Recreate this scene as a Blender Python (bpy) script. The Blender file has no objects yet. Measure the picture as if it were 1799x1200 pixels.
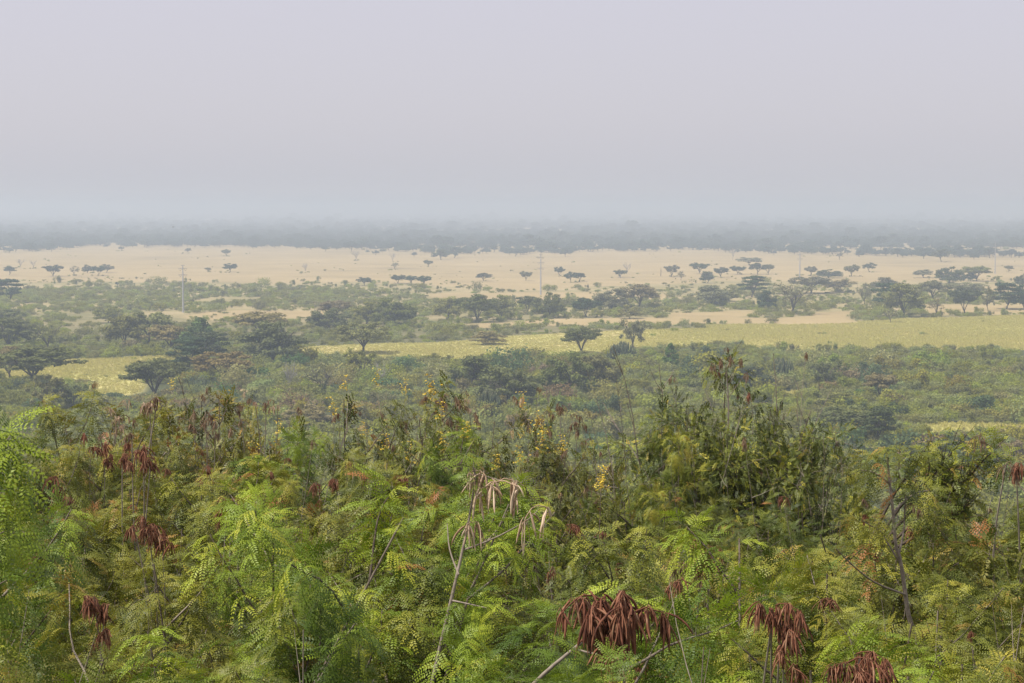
import bpy, math, random
import numpy as np
from mathutils import Vector, Matrix, Euler

rng = np.random.default_rng(11)
random.seed(11)
D = bpy.data
SC = bpy.context.scene
COL = SC.collection
PI = math.pi

# ------------------------------------------------------------------ camera model
F = 3358.0                       # focal length in photo pixels (1799 wide)
CAM = np.array([0.0, 0.0, 45.0])
HOR = 368.0
PITCH = math.atan((600 - HOR) / F)
FWD = np.array([0, math.cos(PITCH), -math.sin(PITCH)])
UP = np.array([0, math.sin(PITCH), math.cos(PITCH)])

def ray(x, y):
    return FWD + np.array([1.0, 0, 0]) * ((x - 899.5) / F) + UP * ((600 - y) / F)

def on_plain(x, y):
    d = ray(x, y)
    return CAM + d * (-45.0 / d[2])

def on_ray(x, y, dist):
    d = ray(x, y)
    return CAM + d * (dist / d[1])

def project(P):
    v = np.asarray(P, float) - CAM
    dep = v @ FWD
    return 899.5 + F * v[..., 0] / dep, 600 - F * (v @ UP) / dep

GY = [-200, 0, 5.5, 9, 16, 30, 60, 100, 160, 230, 275]
GZ = [40.9, 40.8, 40.6, 40.2, 39.5, 38.2, 32.3, 24.8, 12.6, 2.2, 0.0]
def gz(Y):
    return np.interp(Y, GY, GZ)

# ------------------------------------------------------------------ small helpers
def tag(o, label=None, cat=None, group=None, kind=None):
    if label: o['label'] = label
    if cat: o['category'] = cat
    if group: o['group'] = group
    if kind: o['kind'] = kind
    return o

def empty(name, loc=(0, 0, 0), rz=0.0, scale=(1, 1, 1)):
    o = D.objects.new(name, None)
    o.empty_display_size = 0.3
    COL.objects.link(o)
    o.location = loc; o.rotation_euler = (0, 0, rz); o.scale = scale
    return o

class G:
    """collects quads and a per-vertex tint value"""
    def __init__(s): s.v = []; s.f = []; s.h = []; s.n = 0
    def add(s, v, f, h=0.5):
        v = np.asarray(v, float); f = np.asarray(f, int)
        s.v.append(v); s.f.append(f + s.n)
        s.h.append(np.broadcast_to(np.asarray(h, float), (len(v),)).copy())
        s.n += len(v)
    def mesh(s, name, mat, smooth=False):
        me = D.meshes.new(name)
        V = np.concatenate(s.v); Fq = np.concatenate(s.f); H = np.concatenate(s.h)
        n = len(Fq)
        me.vertices.add(len(V)); me.vertices.foreach_set('co', V.astype(np.float32).ravel())
        me.loops.add(n * 4); me.loops.foreach_set('vertex_index', Fq.astype(np.int32).ravel())
        me.polygons.add(n)
        me.polygons.foreach_set('loop_start', np.arange(0, n * 4, 4, dtype=np.int32))
        me.polygons.foreach_set('loop_total', np.full(n, 4, dtype=np.int32))
        if smooth: me.polygons.foreach_set('use_smooth', np.ones(n, dtype=bool))
        a = me.attributes.new('tint', 'FLOAT', 'POINT')
        a.data.foreach_set('value', H.astype(np.float32))
        me.materials.append(mat)
        me.update(calc_edges=True)
        return me
    def obj(s, name, mat, parent=None, smooth=False):
        return link(name, s.mesh(name, mat, smooth), parent)

def link(name, me, parent=None):
    o = D.objects.new(name, me)
    COL.objects.link(o)
    if parent: o.parent = parent
    return o

def copy_tree(o, parent=None):
    c = o.copy(); COL.objects.link(c); c.parent = parent
    for ch in list(o.children): copy_tree(ch, c)
    return c

def unit(v):
    v = np.asarray(v, float)
    return v / max(1e-9, np.linalg.norm(v))

def tube(g, pts, rad, sides=5, h=0.5, flat=1.0):
    pts = np.asarray(pts, float); n = len(pts)
    rad = np.broadcast_to(np.asarray(rad, float), (n,))
    T = np.gradient(pts, axis=0)
    T /= np.maximum(1e-9, np.linalg.norm(T, axis=1))[:, None]
    ref = np.array([0.31, 0.17, 0.93]) if abs(T[0][2]) < 0.8 else np.array([0.9, 0.3, 0.1])
    A = np.cross(T, ref); A /= np.maximum(1e-9, np.linalg.norm(A, axis=1))[:, None]
    B = np.cross(T, A)
    an = np.arange(sides) * 2 * PI / sides
    V = (pts[:, None, :] + rad[:, None, None] * (np.cos(an)[None, :, None] * A[:, None, :] * flat + np.sin(an)[None, :, None] * B[:, None, :]))
    i = np.arange(n - 1)[:, None] * sides; j = np.arange(sides)[None, :]; k = (j + 1) % sides
    f = np.stack([i + j, i + k, i + sides + k, i + sides + j], -1).reshape(-1, 4)
    g.add(V.reshape(-1, 3), f, np.repeat(np.broadcast_to(np.asarray(h, float), (n,)), sides))

def wander(p, d, length, n=6, wob=0.12, up=0.0):
    """a gently bending path"""
    p = np.array(p, float); d = unit(d); out = [p.copy()]
    for i in range(n - 1):
        d = unit(d + rng.normal(0, wob, 3) + np.array([0, 0, up]))
        p = p + d * length / (n - 1); out.append(p.copy())
    return np.array(out)

def along(path, t):
    t = np.clip(t, 0, 1) * (len(path) - 1); i = int(min(t, len(path) - 2)); u = t - i
    return path[i] * (1 - u) + path[i + 1] * u, unit(path[i + 1] - path[i])

# ------------------------------------------------------------------ materials
def new_mat(name):
    m = D.materials.new(name); m.use_nodes = True
    nt = m.node_tree; nt.nodes.clear()
    return m, nt, nt.nodes.new('ShaderNodeOutputMaterial')

def N(nt, t, **kw):
    n = nt.nodes.new(t)
    for k, v in kw.items(): setattr(n, k, v)
    return n

def ramp(nt, stops):
    r = N(nt, 'ShaderNodeValToRGB'); e = r.color_ramp.elements
    while len(e) < len(stops): e.new(0.5)
    for q, (p, c) in zip(e, stops):
        q.position = p; q.color = (c[0], c[1], c[2], 1)
    return r

def attr(nt, name):
    a = N(nt, 'ShaderNodeAttribute'); a.attribute_name = name; return a

def math_n(nt, op, a, b):
    m = N(nt, 'ShaderNodeMath', operation=op)
    for i, x in enumerate((a, b)):
        if isinstance(x, (int, float)): m.inputs[i].default_value = x
        else: nt.links.new(x, m.inputs[i])
    return m.outputs[0]

def leaf_surface(nt, out, col, trans=0.3, rough=0.6, spec=0.3):
    p = N(nt, 'ShaderNodeBsdfPrincipled')
    p.inputs['Roughness'].default_value = rough
    p.inputs['Specular IOR Level'].default_value = spec
    nt.links.new(col, p.inputs['Base Color'])
    t = N(nt, 'ShaderNodeBsdfTranslucent'); nt.links.new(col, t.inputs['Color'])
    m = N(nt, 'ShaderNodeMixShader'); m.inputs[0].default_value = trans
    nt.links.new(p.outputs[0], m.inputs[1]); nt.links.new(t.outputs[0], m.inputs[2])
    nt.links.new(m.outputs[0], out.inputs[0])

def mat_leaf(name, stops, trans=0.35, rough=0.5, spec=0.35, rnd=0.5):
    """near foliage: colour follows the age of each leaf (tint), shifted a little per plant"""
    m, nt, out = new_mat(name)
    a = attr(nt, 'tint'); oi = N(nt, 'ShaderNodeObjectInfo')
    r = ramp(nt, stops); nt.links.new(a.outputs['Fac'], r.inputs[0])
    hs = N(nt, 'ShaderNodeHueSaturation')
    nt.links.new(r.outputs[0], hs.inputs['Color'])
    nt.links.new(math_n(nt, 'ADD', math_n(nt, 'MULTIPLY', oi.outputs['Random'], 0.04 * rnd), 0.5 - 0.02 * rnd), hs.inputs['Hue'])
    nt.links.new(math_n(nt, 'ADD', math_n(nt, 'MULTIPLY', oi.outputs['Random'], 0.5 * rnd), 1 - 0.25 * rnd), hs.inputs['Value'])
    leaf_surface(nt, out, hs.outputs[0], trans, rough, spec)
    return m

def mat_crown(name, rnd=1.0, trans=0.2):
    """far foliage: the colour of the plant comes from its object colour, leaf clumps vary by tint"""
    m, nt, out = new_mat(name)
    a = attr(nt, 'tint'); oi = N(nt, 'ShaderNodeObjectInfo')
    hs = N(nt, 'ShaderNodeHueSaturation')
    nt.links.new(oi.outputs['Color'], hs.inputs['Color'])
    nt.links.new(math_n(nt, 'ADD', math_n(nt, 'MULTIPLY', oi.outputs['Random'], 0.05 * rnd), 0.5 - 0.036 * rnd), hs.inputs['Hue'])
    v1 = math_n(nt, 'ADD', math_n(nt, 'MULTIPLY', a.outputs['Fac'], 0.9), 0.55)
    v2 = math_n(nt, 'ADD', math_n(nt, 'MULTIPLY', oi.outputs['Random'], 0.6 * rnd), 1 - 0.3 * rnd)
    nt.links.new(math_n(nt, 'MULTIPLY', v1, v2), hs.inputs['Value'])
    sat = math_n(nt, 'ADD', math_n(nt, 'MULTIPLY', math_n(nt, 'FRACT', math_n(nt, 'MULTIPLY', oi.outputs['Random'], 7.3), 0), 0.5 * rnd), 1 - 0.25 * rnd)
    nt.links.new(sat, hs.inputs['Saturation'])
    leaf_surface(nt, out, hs.outputs[0], trans, 0.75, 0.15)
    return m

def mat_ramp(name, stops, rough=0.8, noise=None, spec=0.2):
    m, nt, out = new_mat(name)
    r = ramp(nt, stops)
    a = attr(nt, 'tint')
    fac = a.outputs['Fac']
    if noise:
        tc = N(nt, 'ShaderNodeTexCoord'); no = N(nt, 'ShaderNodeTexNoise')
        no.inputs['Scale'].default_value = noise; no.inputs['Detail'].default_value = 4
        nt.links.new(tc.outputs['Object'], no.inputs['Vector'])
        fac = math_n(nt, 'ADD', fac, math_n(nt, 'MULTIPLY', math_n(nt, 'SUBTRACT', no.outputs['Fac'], 0.5), 0.9))
    nt.links.new(fac, r.inputs[0])
    p = N(nt, 'ShaderNodeBsdfPrincipled'); p.inputs['Roughness'].default_value = rough
    p.inputs['Specular IOR Level'].default_value = spec
    nt.links.new(r.outputs[0], p.inputs['Base Color']); nt.links.new(p.outputs[0], out.inputs[0])
    return m

M = {}
M['leaf'] = mat_leaf('feathery_leaf', [(0, (0.037, 0.056, 0.009)), (.35, (0.096, 0.124, 0.014)), (.62, (0.206, 0.220, 0.023)), (.85, (0.366, 0.350, 0.038)), (.93, (0.389, 0.270, 0.048)), (1, (0.343, 0.130, 0.043))], trans=.27)
M['leaf_fresh'] = mat_leaf('fresh_leaf', [(0, (0.039, 0.076, 0.010)), (.4, (0.107, 0.172, 0.014)), (.8, (0.278, 0.365, 0.024)), (1, (0.418, 0.431, 0.040))], trans=.30, rnd=.2)
M['leaf_dry'] = mat_leaf('olive_leaf', [(0, (0.039, 0.049, 0.011)), (.35, (0.101, 0.105, 0.019)), (.62, (0.209, 0.184, 0.030)), (.85, (0.319, 0.233, 0.048)), (1, (0.287, 0.116, 0.052))], trans=.24)
M['leaf_bush'] = mat_leaf('bush_leaf', [(0, (0.032, 0.048, 0.010)), (.35, (0.090, 0.113, 0.018)), (.62, (0.203, 0.222, 0.025)), (.85, (0.405, 0.397, 0.044)), (1, (0.486, 0.367, 0.064))], trans=.24, rnd=.2)
M['leaf_senna'] = mat_leaf('small_round_leaf', [(0, (0.032, 0.050, 0.009)), (.5, (0.107, 0.125, 0.017)), (.8, (0.218, 0.212, 0.028)), (1, (0.284, 0.164, 0.048))], trans=.28)
M['twig'] = mat_ramp('grey_twig_bark', [(0, (.060, .045, .034)), (.5, (.15, .12, .092)), (1, (.33, .28, .23))], .9, noise=45)
M['pod'] = mat_ramp('rust_pod', [(0, (.050, .018, .012)), (.4, (.165, .064, .036)), (.75, (.25, .110, .062)), (1, (.34, .20, .12))], .75, noise=40)
M['pod_tan'] = mat_ramp('tan_pod', [(0, (.23, .14, .08)), (.5, (.46, .33, .22)), (1, (.62, .48, .35))], .6, noise=18)
M['pod_dull'] = mat_ramp('dull_brown_pod', [(0, (.085, .05, .03)), (.5, (.20, .125, .075)), (1, (.36, .25, .16))], .7, noise=18)
M['petal'] = mat_ramp('yellow_petal', [(0, (.50, .32, .02)), (.5, (.68, .50, .04)), (1, (.75, .60, .12))], .5)
M['crown'] = mat_crown('tree_foliage', .45, .3)
M['mass'] = mat_crown('thicket_foliage', .8, .38)
M['bark'] = mat_ramp('tree_bark', [(0, (.045, .036, .028)), (.5, (.10, .082, .064)), (1, (.20, .17, .14))], .9, noise=6)
M['pale_bark'] = mat_ramp('pale_bark', [(0, (.22, .20, .17)), (.5, (.38, .35, .31)), (1, (.52, .49, .45))], .85, noise=6)
M['succulent'] = mat_ramp('succulent_stem', [(0, (.030, .048, .030)), (.5, (.060, .088, .045)), (.82, (.13, .15, .065)), (1, (.33, .31, .17))], .55)
M['steel'] = mat_ramp('galvanised_steel', [(0, (.25, .26, .28)), (.5, (.36, .37, .39)), (1, (.46, .47, .49))], .45, noise=1.5, spec=.5)
M['dark_steel'] = mat_ramp('weathered_crossarm', [(0, (.16, .16, .17)), (1, (.30, .30, .31))], .5)
M['wood_pole'] = mat_ramp('pole_wood', [(0, (.13, .11, .09)), (1, (.33, .29, .25))], .85, noise=4)
M['feather'] = mat_ramp('dark_feather', [(0, (.015, .014, .014)), (1, (.05, .045, .04))], .7)
M['grass'] = None

# ------------------------------------------------------------------ layout of the plain
def P(*a): return np.array(a, float)
TAN = [P((-2200, 452), (-900, 450), (0, 446), (100, 440), (165, 432), (400, 433), (600, 437), (800, 446), (950, 444), (1200, 438), (1500, 447), (1799, 452), (4000, 470),
         (4000, 497), (1799, 496), (1560, 494), (1320, 493), (1200, 497), (900, 510), (760, 502), (600, 495), (400, 498), (0, 492), (-2200, 490)),
       P((320, 548), (420, 545), (570, 546), (600, 552), (560, 560), (400, 561), (330, 557)),
       P((760, 512), (1000, 514), (1190, 517), (1190, 526), (900, 530), (760, 524)),
       P((1170, 549), (1310, 546), (1340, 552), (1280, 561), (1170, 560)),
       P((1420, 549), (1500, 546), (1500, 558), (1430, 559)),
       P((1620, 535), (1700, 532), (1799, 531), (2600, 530), (2600, 550), (1799, 549), (1640, 551)),
       P((1640, 507), (1720, 501), (2600, 498), (2600, 511), (1700, 512)),
       P((830, 566), (1000, 561), (1200, 560), (1500, 556), (1500, 566), (1100, 574), (830, 574)),
       P((90, 585), (170, 580), (170, 586), (100, 590)),
       P((380, 689), (420, 684), (450, 692), (400, 700))]
FIELD = [P((500, 616), (545, 610), (680, 598), (760, 600), (900, 592), (1000, 589), (1140, 582), (1250, 573), (1500, 563), (1799, 553), (4000, 535), (4000, 640),
           (1799, 617), (1600, 612), (1420, 613), (1280, 607), (1170, 612), (1100, 625), (1000, 636), (900, 637), (760, 633), (660, 631), (520, 627)),
         P((-2200, 640), (0, 646), (120, 632), (300, 627), (325, 638), (262, 660), (240, 690), (170, 704), (120, 684), (60, 668), (0, 672), (-2200, 690)),
         P((1585, 752), (1660, 742), (1799, 748), (2400, 750), (2400, 775), (1799, 768), (1640, 764)),
         P((1360, 690), (1420, 684), (1440, 694), (1390, 702))]

def inside(poly, x, y):
    r = np.zeros(x.shape, bool); n = len(poly)
    for i in range(n):
        x0, y0 = poly[i]; x1, y1 = poly[(i + 1) % n]
        if y0 == y1: continue
        c = ((y0 > y) != (y1 > y)) & (x < (x1 - x0) * (y - y0) / (y1 - y0) + x0)
        r ^= c
    return r

_ph = rng.uniform(0, 6.28, (14, 2)); _fr = rng.normal(0, 1, (14, 2))
def wob(X, Y, s):
    r = np.zeros(np.shape(X))
    for i in range(14):
        k = _fr[i] / s * (1 + i * 0.22)
        r = r + np.sin(X * k[0] + Y * k[1] + _ph[i, 0]) / (1 + i * 0.12)
    return r / 4.5

def zones(X, Y):
    """what grows where on the plain: (tan grass, yellow-green grass) at ground points"""
    Yc = np.maximum(Y, 150.0)
    x = 899.5 + F * X / Yc
    y = HOR + F * 45.0 / Yc
    x = x + 16 * wob(X, Y, 22); y = y + np.clip((y - 400) / 120, .1, 1) * 4.5 * wob(X + 91, Y - 37, 30)
    t = np.zeros(X.shape, bool); f = np.zeros(X.shape, bool)
    for p in TAN: t |= inside(p, x, y)
    for p in FIELD: f |= inside(p, x, y)
    near = Y < 262
    return t & ~near, f & ~near & ~t

# ------------------------------------------------------------------ ground sheet
def build_ground():
    rows = list(np.arange(-90, 262, 5.5))
    yy = HOR + F * 45.0 / 266.0
    while yy > 372.6:
        rows.append(F * 45.0 / (yy - HOR)); yy -= 1.3 if yy > 430 else 0.9
    rows = np.array(rows)
    t = np.linspace(-.62, .62, 620)
    Yg = np.repeat(rows[:, None], len(t), 1)
    Xg = t[None, :] * (np.maximum(Yg, 0) + 130)
    Z = gz(Yg) + np.where(Yg > 300, .35 * wob(Xg, Yg, 60), 0) * np.clip((Yg - 300) / 200, 0, 1)
    tn, fd = zones(Xg, Yg)
    V = np.stack([Xg, Yg, Z], -1).reshape(-1, 3)
    nr, nc = Yg.shape
    i = np.arange(nr - 1)[:, None] * nc; j = np.arange(nc - 1)[None, :]
    f = np.stack([i + j, i + j + 1, i + nc + j + 1, i + nc + j], -1).reshape(-1, 4)
    g = G(); g.add(V, f)
    m, nt, out = new_mat('savanna_ground')
    a = attr(nt, 'zone')
    sep = N(nt, 'ShaderNodeSeparateColor'); nt.links.new(a.outputs['Color'], sep.inputs[0])
    tc = N(nt, 'ShaderNodeTexCoord')
    def noise(scale, det=5, vec=None, rough=.6):
        no = N(nt, 'ShaderNodeTexNoise'); no.inputs['Scale'].default_value = scale
        no.inputs['Detail'].default_value = det; no.inputs['Roughness'].default_value = rough
        nt.links.new(vec if vec else tc.outputs['Object'], no.inputs['Vector']); return no
    n1 = noise(.02); n2 = noise(.18, 6, None, .7); n3 = noise(.004, 4)
    n4 = noise(1.2, 4)
    def mixc(fac, c1, c2):
        mx = N(nt, 'ShaderNodeMix', data_type='RGBA')
        if isinstance(fac, (int, float)): mx.inputs[0].default_value = fac
        else: nt.links.new(fac, mx.inputs[0])
        for k, c in ((6, c1), (7, c2)):
            if isinstance(c, tuple): mx.inputs[k].default_value = (*c, 1)
            else: nt.links.new(c, mx.inputs[k])
        return mx.outputs[2]
    base = ramp(nt, [(.3, (.045, .050, .022)), (.6, (.085, .095, .040)), (.8, (.16, .15, .07))]); nt.links.new(n2.outputs['Fac'], base.inputs[0])
    tanr = ramp(nt, [(.30, (.21, .165, .085)), (.42, (.33, .255, .125)), (.55, (.385, .295, .148)), (.7, (.435, .34, .18))])
    nt.links.new(math_n(nt, 'ADD', math_n(nt, 'MULTIPLY', n1.outputs['Fac'], .6), math_n(nt, 'MULTIPLY', n3.outputs['Fac'], .4)), tanr.inputs[0])
    fldr = ramp(nt, [(.34, (.37, .375, .105)), (.5, (.47, .43, .155)), (.64, (.54, .44, .22))])
    nt.links.new(math_n(nt, 'ADD', math_n(nt, 'MULTIPLY', n1.outputs['Fac'], .5), math_n(nt, 'MULTIPLY', n2.outputs['Fac'], .5)), fldr.inputs[0])
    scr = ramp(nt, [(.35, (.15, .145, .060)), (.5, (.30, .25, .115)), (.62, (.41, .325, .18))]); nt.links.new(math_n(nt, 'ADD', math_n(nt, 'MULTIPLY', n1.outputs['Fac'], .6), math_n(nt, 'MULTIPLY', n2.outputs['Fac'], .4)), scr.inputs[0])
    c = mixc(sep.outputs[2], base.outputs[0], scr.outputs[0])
    c = mixc(sep.outputs[0], c, tanr.outputs[0])
    c = mixc(sep.outputs[1], c, fldr.outputs[0])
    p = N(nt, 'ShaderNodeBsdfPrincipled'); p.inputs['Roughness'].default_value = .95
    p.inputs['Specular IOR Level'].default_value = .05
    nt.links.new(c, p.inputs['Base Color'])
    bp = N(nt, 'ShaderNodeBump'); bp.inputs['Strength'].default_value = .6; bp.inputs['Distance'].default_value = .3
    nt.links.new(n4.outputs['Fac'], bp.inputs['Height']); nt.links.new(bp.outputs[0], p.inputs['Normal'])
    nt.links.new(p.outputs[0], out.inputs[0])
    me = g.mesh('ground', m, smooth=True)
    ca = me.color_attributes.new('zone', 'FLOAT_COLOR', 'POINT')
    def soft(q):
        q = q.astype(float)
        for _ in range(1):
            q[1:-1, 1:-1] = (q[1:-1, 1:-1] * 2 + q[1:-1, 2:] + q[1:-1, :-2]) / 4
        return q
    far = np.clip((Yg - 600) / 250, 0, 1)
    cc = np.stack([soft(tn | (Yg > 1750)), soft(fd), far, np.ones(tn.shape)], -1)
    ca.data.foreach_set('color', cc.astype(np.float32).ravel())
    o = link('ground', me); tag(o, kind='structure')
    return o
build_ground()

# ------------------------------------------------------------------ leaf templates (x = along the leaf, z = up)
def rhomb(g, base, d, n, L, W, h=.5):
    """one leaflet: a folded pointed quad starting at base along d, blade normal n"""
    s = np.cross(n, d)
    g.add([base, base + d * L * .55 + s * W * .5, base + d * L, base + d * L * .55 - s * W * .5], [[0, 1, 2, 3]], h)

def tmpl_bipinnate(pairs=5, nl=8, pl=.10, rl=.15, ll=.021, lw=.0085, seed=0, fan=(60, 36)):
    r = np.random.default_rng(seed); g = G()
    def rach(u): return np.array([u * rl, 0, .02 * math.sin(u * PI) - .055 * u * u])
    tube(g, [rach(u) for u in np.linspace(0, 1, 4)], [.0016] * 4, 3, .55)
    for i in range(pairs):
        u = .22 + .78 * i / (pairs - 1)
        b = rach(u); k = pl * (.75 + .35 * math.sin(PI * (.25 + .6 * i / (pairs - 1))))
        for s in (-1, 1):
            az = s * math.radians(fan[0] - fan[1] * i / (pairs - 1)) + r.normal(0, .12)
            dr = r.uniform(.35, .85)
            ts = (np.arange(nl) + .6) / nl
            for t in ts:
                q = b + k * np.array([math.cos(az) * t, math.sin(az) * t, .12 * t - dr * t * t])
                d = unit([math.cos(az), math.sin(az), .12 - 2 * dr * t]); n = unit(np.cross(d, [-math.sin(az), math.cos(az), 0]))
                if n[2] < 0: n = -n
                side = np.cross(n, d)
                taper = .65 + .35 * math.sin(PI * min(1, t + .12))
                for e in (-1, 1):
                    dd = unit(d * .55 + side * e * .85 - n * .12 + r.normal(0, .05, 3))
                    rhomb(g, q, dd, n, ll * taper * r.uniform(.8, 1.12), lw * taper * r.uniform(.85, 1.15))
    V = np.concatenate(g.v); Fq = np.concatenate(g.f)
    return V, Fq

def tmpl_pinnate(pairs=5, rl=.12, ll=.036, lw=.015, seed=0):
    r = np.random.default_rng(seed); g = G()
    for i in range(pairs):
        u = (i + .5) / pairs
        b = np.array([u * rl, 0, -.03 * u * u])
        for s in (-1, 1):
            d = unit([.55, s * .8, -.15 + r.normal(0, .12)]); n = unit(np.cross(d, [0, 0, 1])); n = unit(np.cross(n, d))
            if n[2] < 0: n = -n
            rhomb(g, b, unit(d + r.normal(0, .12, 3)), n, ll * r.uniform(.8, 1.1), lw)
    rhomb(g, np.array([rl, 0, -.03]), np.array([1., 0, -.2]), np.array([.2, 0, 1.]), ll, lw)
    return np.concatenate(g.v), np.concatenate(g.f)

T_NEAR = [tmpl_bipinnate(4 + s % 2, 9, .105, .14, .0205, .0092, s, fan=(62, 36)) for s in range(5)]
T_MID = [tmpl_bipinnate(4, 6, .095, .13, .023, .0125, s, fan=(62, 36)) for s in range(5)]
T_SENNA = [tmpl_pinnate(6, .13, .044, .021, s) for s in range(3)]

def put_leaves(g, tm, pos, dirs, size, tint):
    """place leaf templates: pos (n,3), dirs (n,3) leaf axis"""
    n = len(pos)
    if n == 0: return
    pos = np.asarray(pos); dirs = np.asarray(dirs); dirs = dirs / np.linalg.norm(dirs, axis=1)[:, None]
    z = np.tile([0, 0, 1.0], (n, 1)) + rng.normal(0, .25, (n, 3))
    y = np.cross(z, dirs); y /= np.maximum(1e-6, np.linalg.norm(y, axis=1))[:, None]
    z = np.cross(dirs, y)
    R = np.stack([dirs, y, z], -1) * np.asarray(size)[:, None, None]
    which = rng.integers(0, len(tm), n)
    for k, (tv, tf) in enumerate(tm):
        s = np.where(which == k)[0]
        if len(s) == 0: continue
        V = np.einsum('nij,vj->nvi', R[s], tv) + pos[s][:, None, :]
        Fq = tf[None] + (np.arange(len(s)) * len(tv))[:, None, None]
        g.add(V.reshape(-1, 3), Fq.reshape(-1, 4), np.repeat(np.asarray(tint)[s], len(tv)))

GA = 2.39996
def leafy(path, n, t0, size, acc, young=.5, droop=.25, spread=1.0):
    """leaves spiralling along a shoot"""
    az = rng.uniform(0, 6.28); sh = rng.normal(0, .10)
    for i in range(n):
        t = t0 + (1 - t0) * (i + rng.uniform(0, .7)) / n
        p, d = along(path, t)
        az += GA
        a = np.cross(d, [.2, .1, 1]); a = unit(a) if np.linalg.norm(a) > .05 else np.array([1., 0, 0]); b = np.cross(d, a)
        out = math.cos(az) * a + math.sin(az) * b
        ax = unit(out * spread * 1.15 + d * (.15 + .35 * t) + np.array([0, 0, .2 - droop - rng.uniform(0, .5)]))
        acc[0].append(p); acc[1].append(ax); acc[2].append(size * rng.uniform(.7, 1.15) * (1.05 - .25 * max(0, t - .8) / .2))
        base = max(.02, .20 + sh + .42 * rng.random() + young * .42 * max(0, t - .55) / .45)
        if rng.random() < .055: base = rng.uniform(.86, 1)
        acc[3].append(min(1, base))

def shrub_mesh(h=3.1, spread=.9, stems=5, br=6, lv=8, tm=None, size=1.0, seed=0, tilt=(.08, .42), young=.5,
               start=.38, blen=(.45, .95), wood=True, rad=.013, upr=.05, bare=0, mat='leaf', twig='twig', foot=.06, jag=.2, dome=.12, out=1.0):
    """a many-stemmed shrub. returns (stem mesh, foliage mesh, tips)"""
    global rng
    keep = rng; rng = np.random.default_rng(seed + 1000)
    w = G(); acc = ([], [], [], []); tips = []
    for s in range(stems):
        az = 2 * PI * s / stems + rng.uniform(-.5, .5)
        ti = rng.uniform(*tilt)
        d = [math.sin(ti) * math.cos(az) * spread, math.sin(ti) * math.sin(az) * spread, math.cos(ti)]
        L = h * rng.uniform(1.0 - jag, 1.0) * (1 - dome * (ti / tilt[1]) ** 2)
        path = wander([foot * math.cos(az), foot * math.sin(az), -.15], d, L, 9, .07, upr * .4)
        tube(w, path, np.linspace(rad, rad * .28, 9), 5, rng.uniform(.3, .7))
        tips.append((path[-1], unit(path[-1] - path[-2])))
        leafy(path, int(lv * .8), .8, size, acc, young)
        for b in range(br):
            t = start + (.97 - start) * (b + rng.uniform(0, .8)) / br
            p, dd = along(path, t)
            a2 = rng.uniform(0, 6.28)
            o = np.array([math.cos(a2), math.sin(a2), 0])
            bd = unit(dd * .55 + o * rng.uniform(.55, 1.15) * out + np.array([0, 0, .05]))
            bp = wander(p, bd, rng.uniform(*blen) * (1.15 - .7 * t), 6, .12, upr)
            tube(w, bp, np.linspace(rad * .42, rad * .16, 6), 4, rng.uniform(.3, .8))
            tips.append((bp[-1], unit(bp[-1] - bp[-2])))
            leafy(bp, lv, .42, size, acc, young)
    for k in range(bare):
        az = rng.uniform(0, 6.28); ti = rng.uniform(.05, .35)
        d = [math.sin(ti) * math.cos(az), math.sin(ti) * math.sin(az), math.cos(ti)]
        p0 = np.array([rng.uniform(-.5, .5), rng.uniform(-.5, .5), h * rng.uniform(.25, .5)])
        bp = wander(p0, d, (h * rng.uniform(.62, .93) - p0[2]), 8, .09, .02)
        tube(w, bp, np.linspace(rad * .42, rad * .12, 8), 4, rng.uniform(.6, 1))
        for q in range(3):
            p, dd = along(bp, rng.uniform(.5, .95))
            tube(w, wander(p, dd + rng.normal(0, .6, 3), rng.uniform(.15, .45), 4, .1, .05), np.linspace(rad * .2, rad * .08, 4), 3, rng.uniform(.5, 1))
        tips.append((bp[-1], unit(bp[-1] - bp[-2])))
    lg = G(); put_leaves(lg, tm, acc[0], acc[1], acc[2], acc[3])
    hgt = float(np.percentile(np.concatenate(lg.v)[:, 2], 99.4))
    me_w = w.mesh('stems', M[twig], True); me_l = lg.mesh('foliage', M[mat])
    rng = keep
    return me_w, me_l, tips, hgt

def smooth_path(pts, n):
    pts = np.asarray(pts, float); m = len(pts)
    t = np.linspace(0, m - 1, n); out = []
    for q in t:
        i = int(min(q, m - 2)); u = q - i
        p0 = pts[max(i - 1, 0)]; p1 = pts[i]; p2 = pts[i + 1]; p3 = pts[min(i + 2, m - 1)]
        out.append(.5 * (2 * p1 + (p2 - p0) * u + (2 * p0 - 5 * p1 + 4 * p2 - p3) * u * u + (3 * p1 - p0 - 3 * p2 + p3) * u ** 3))
    return np.array(out)

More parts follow.
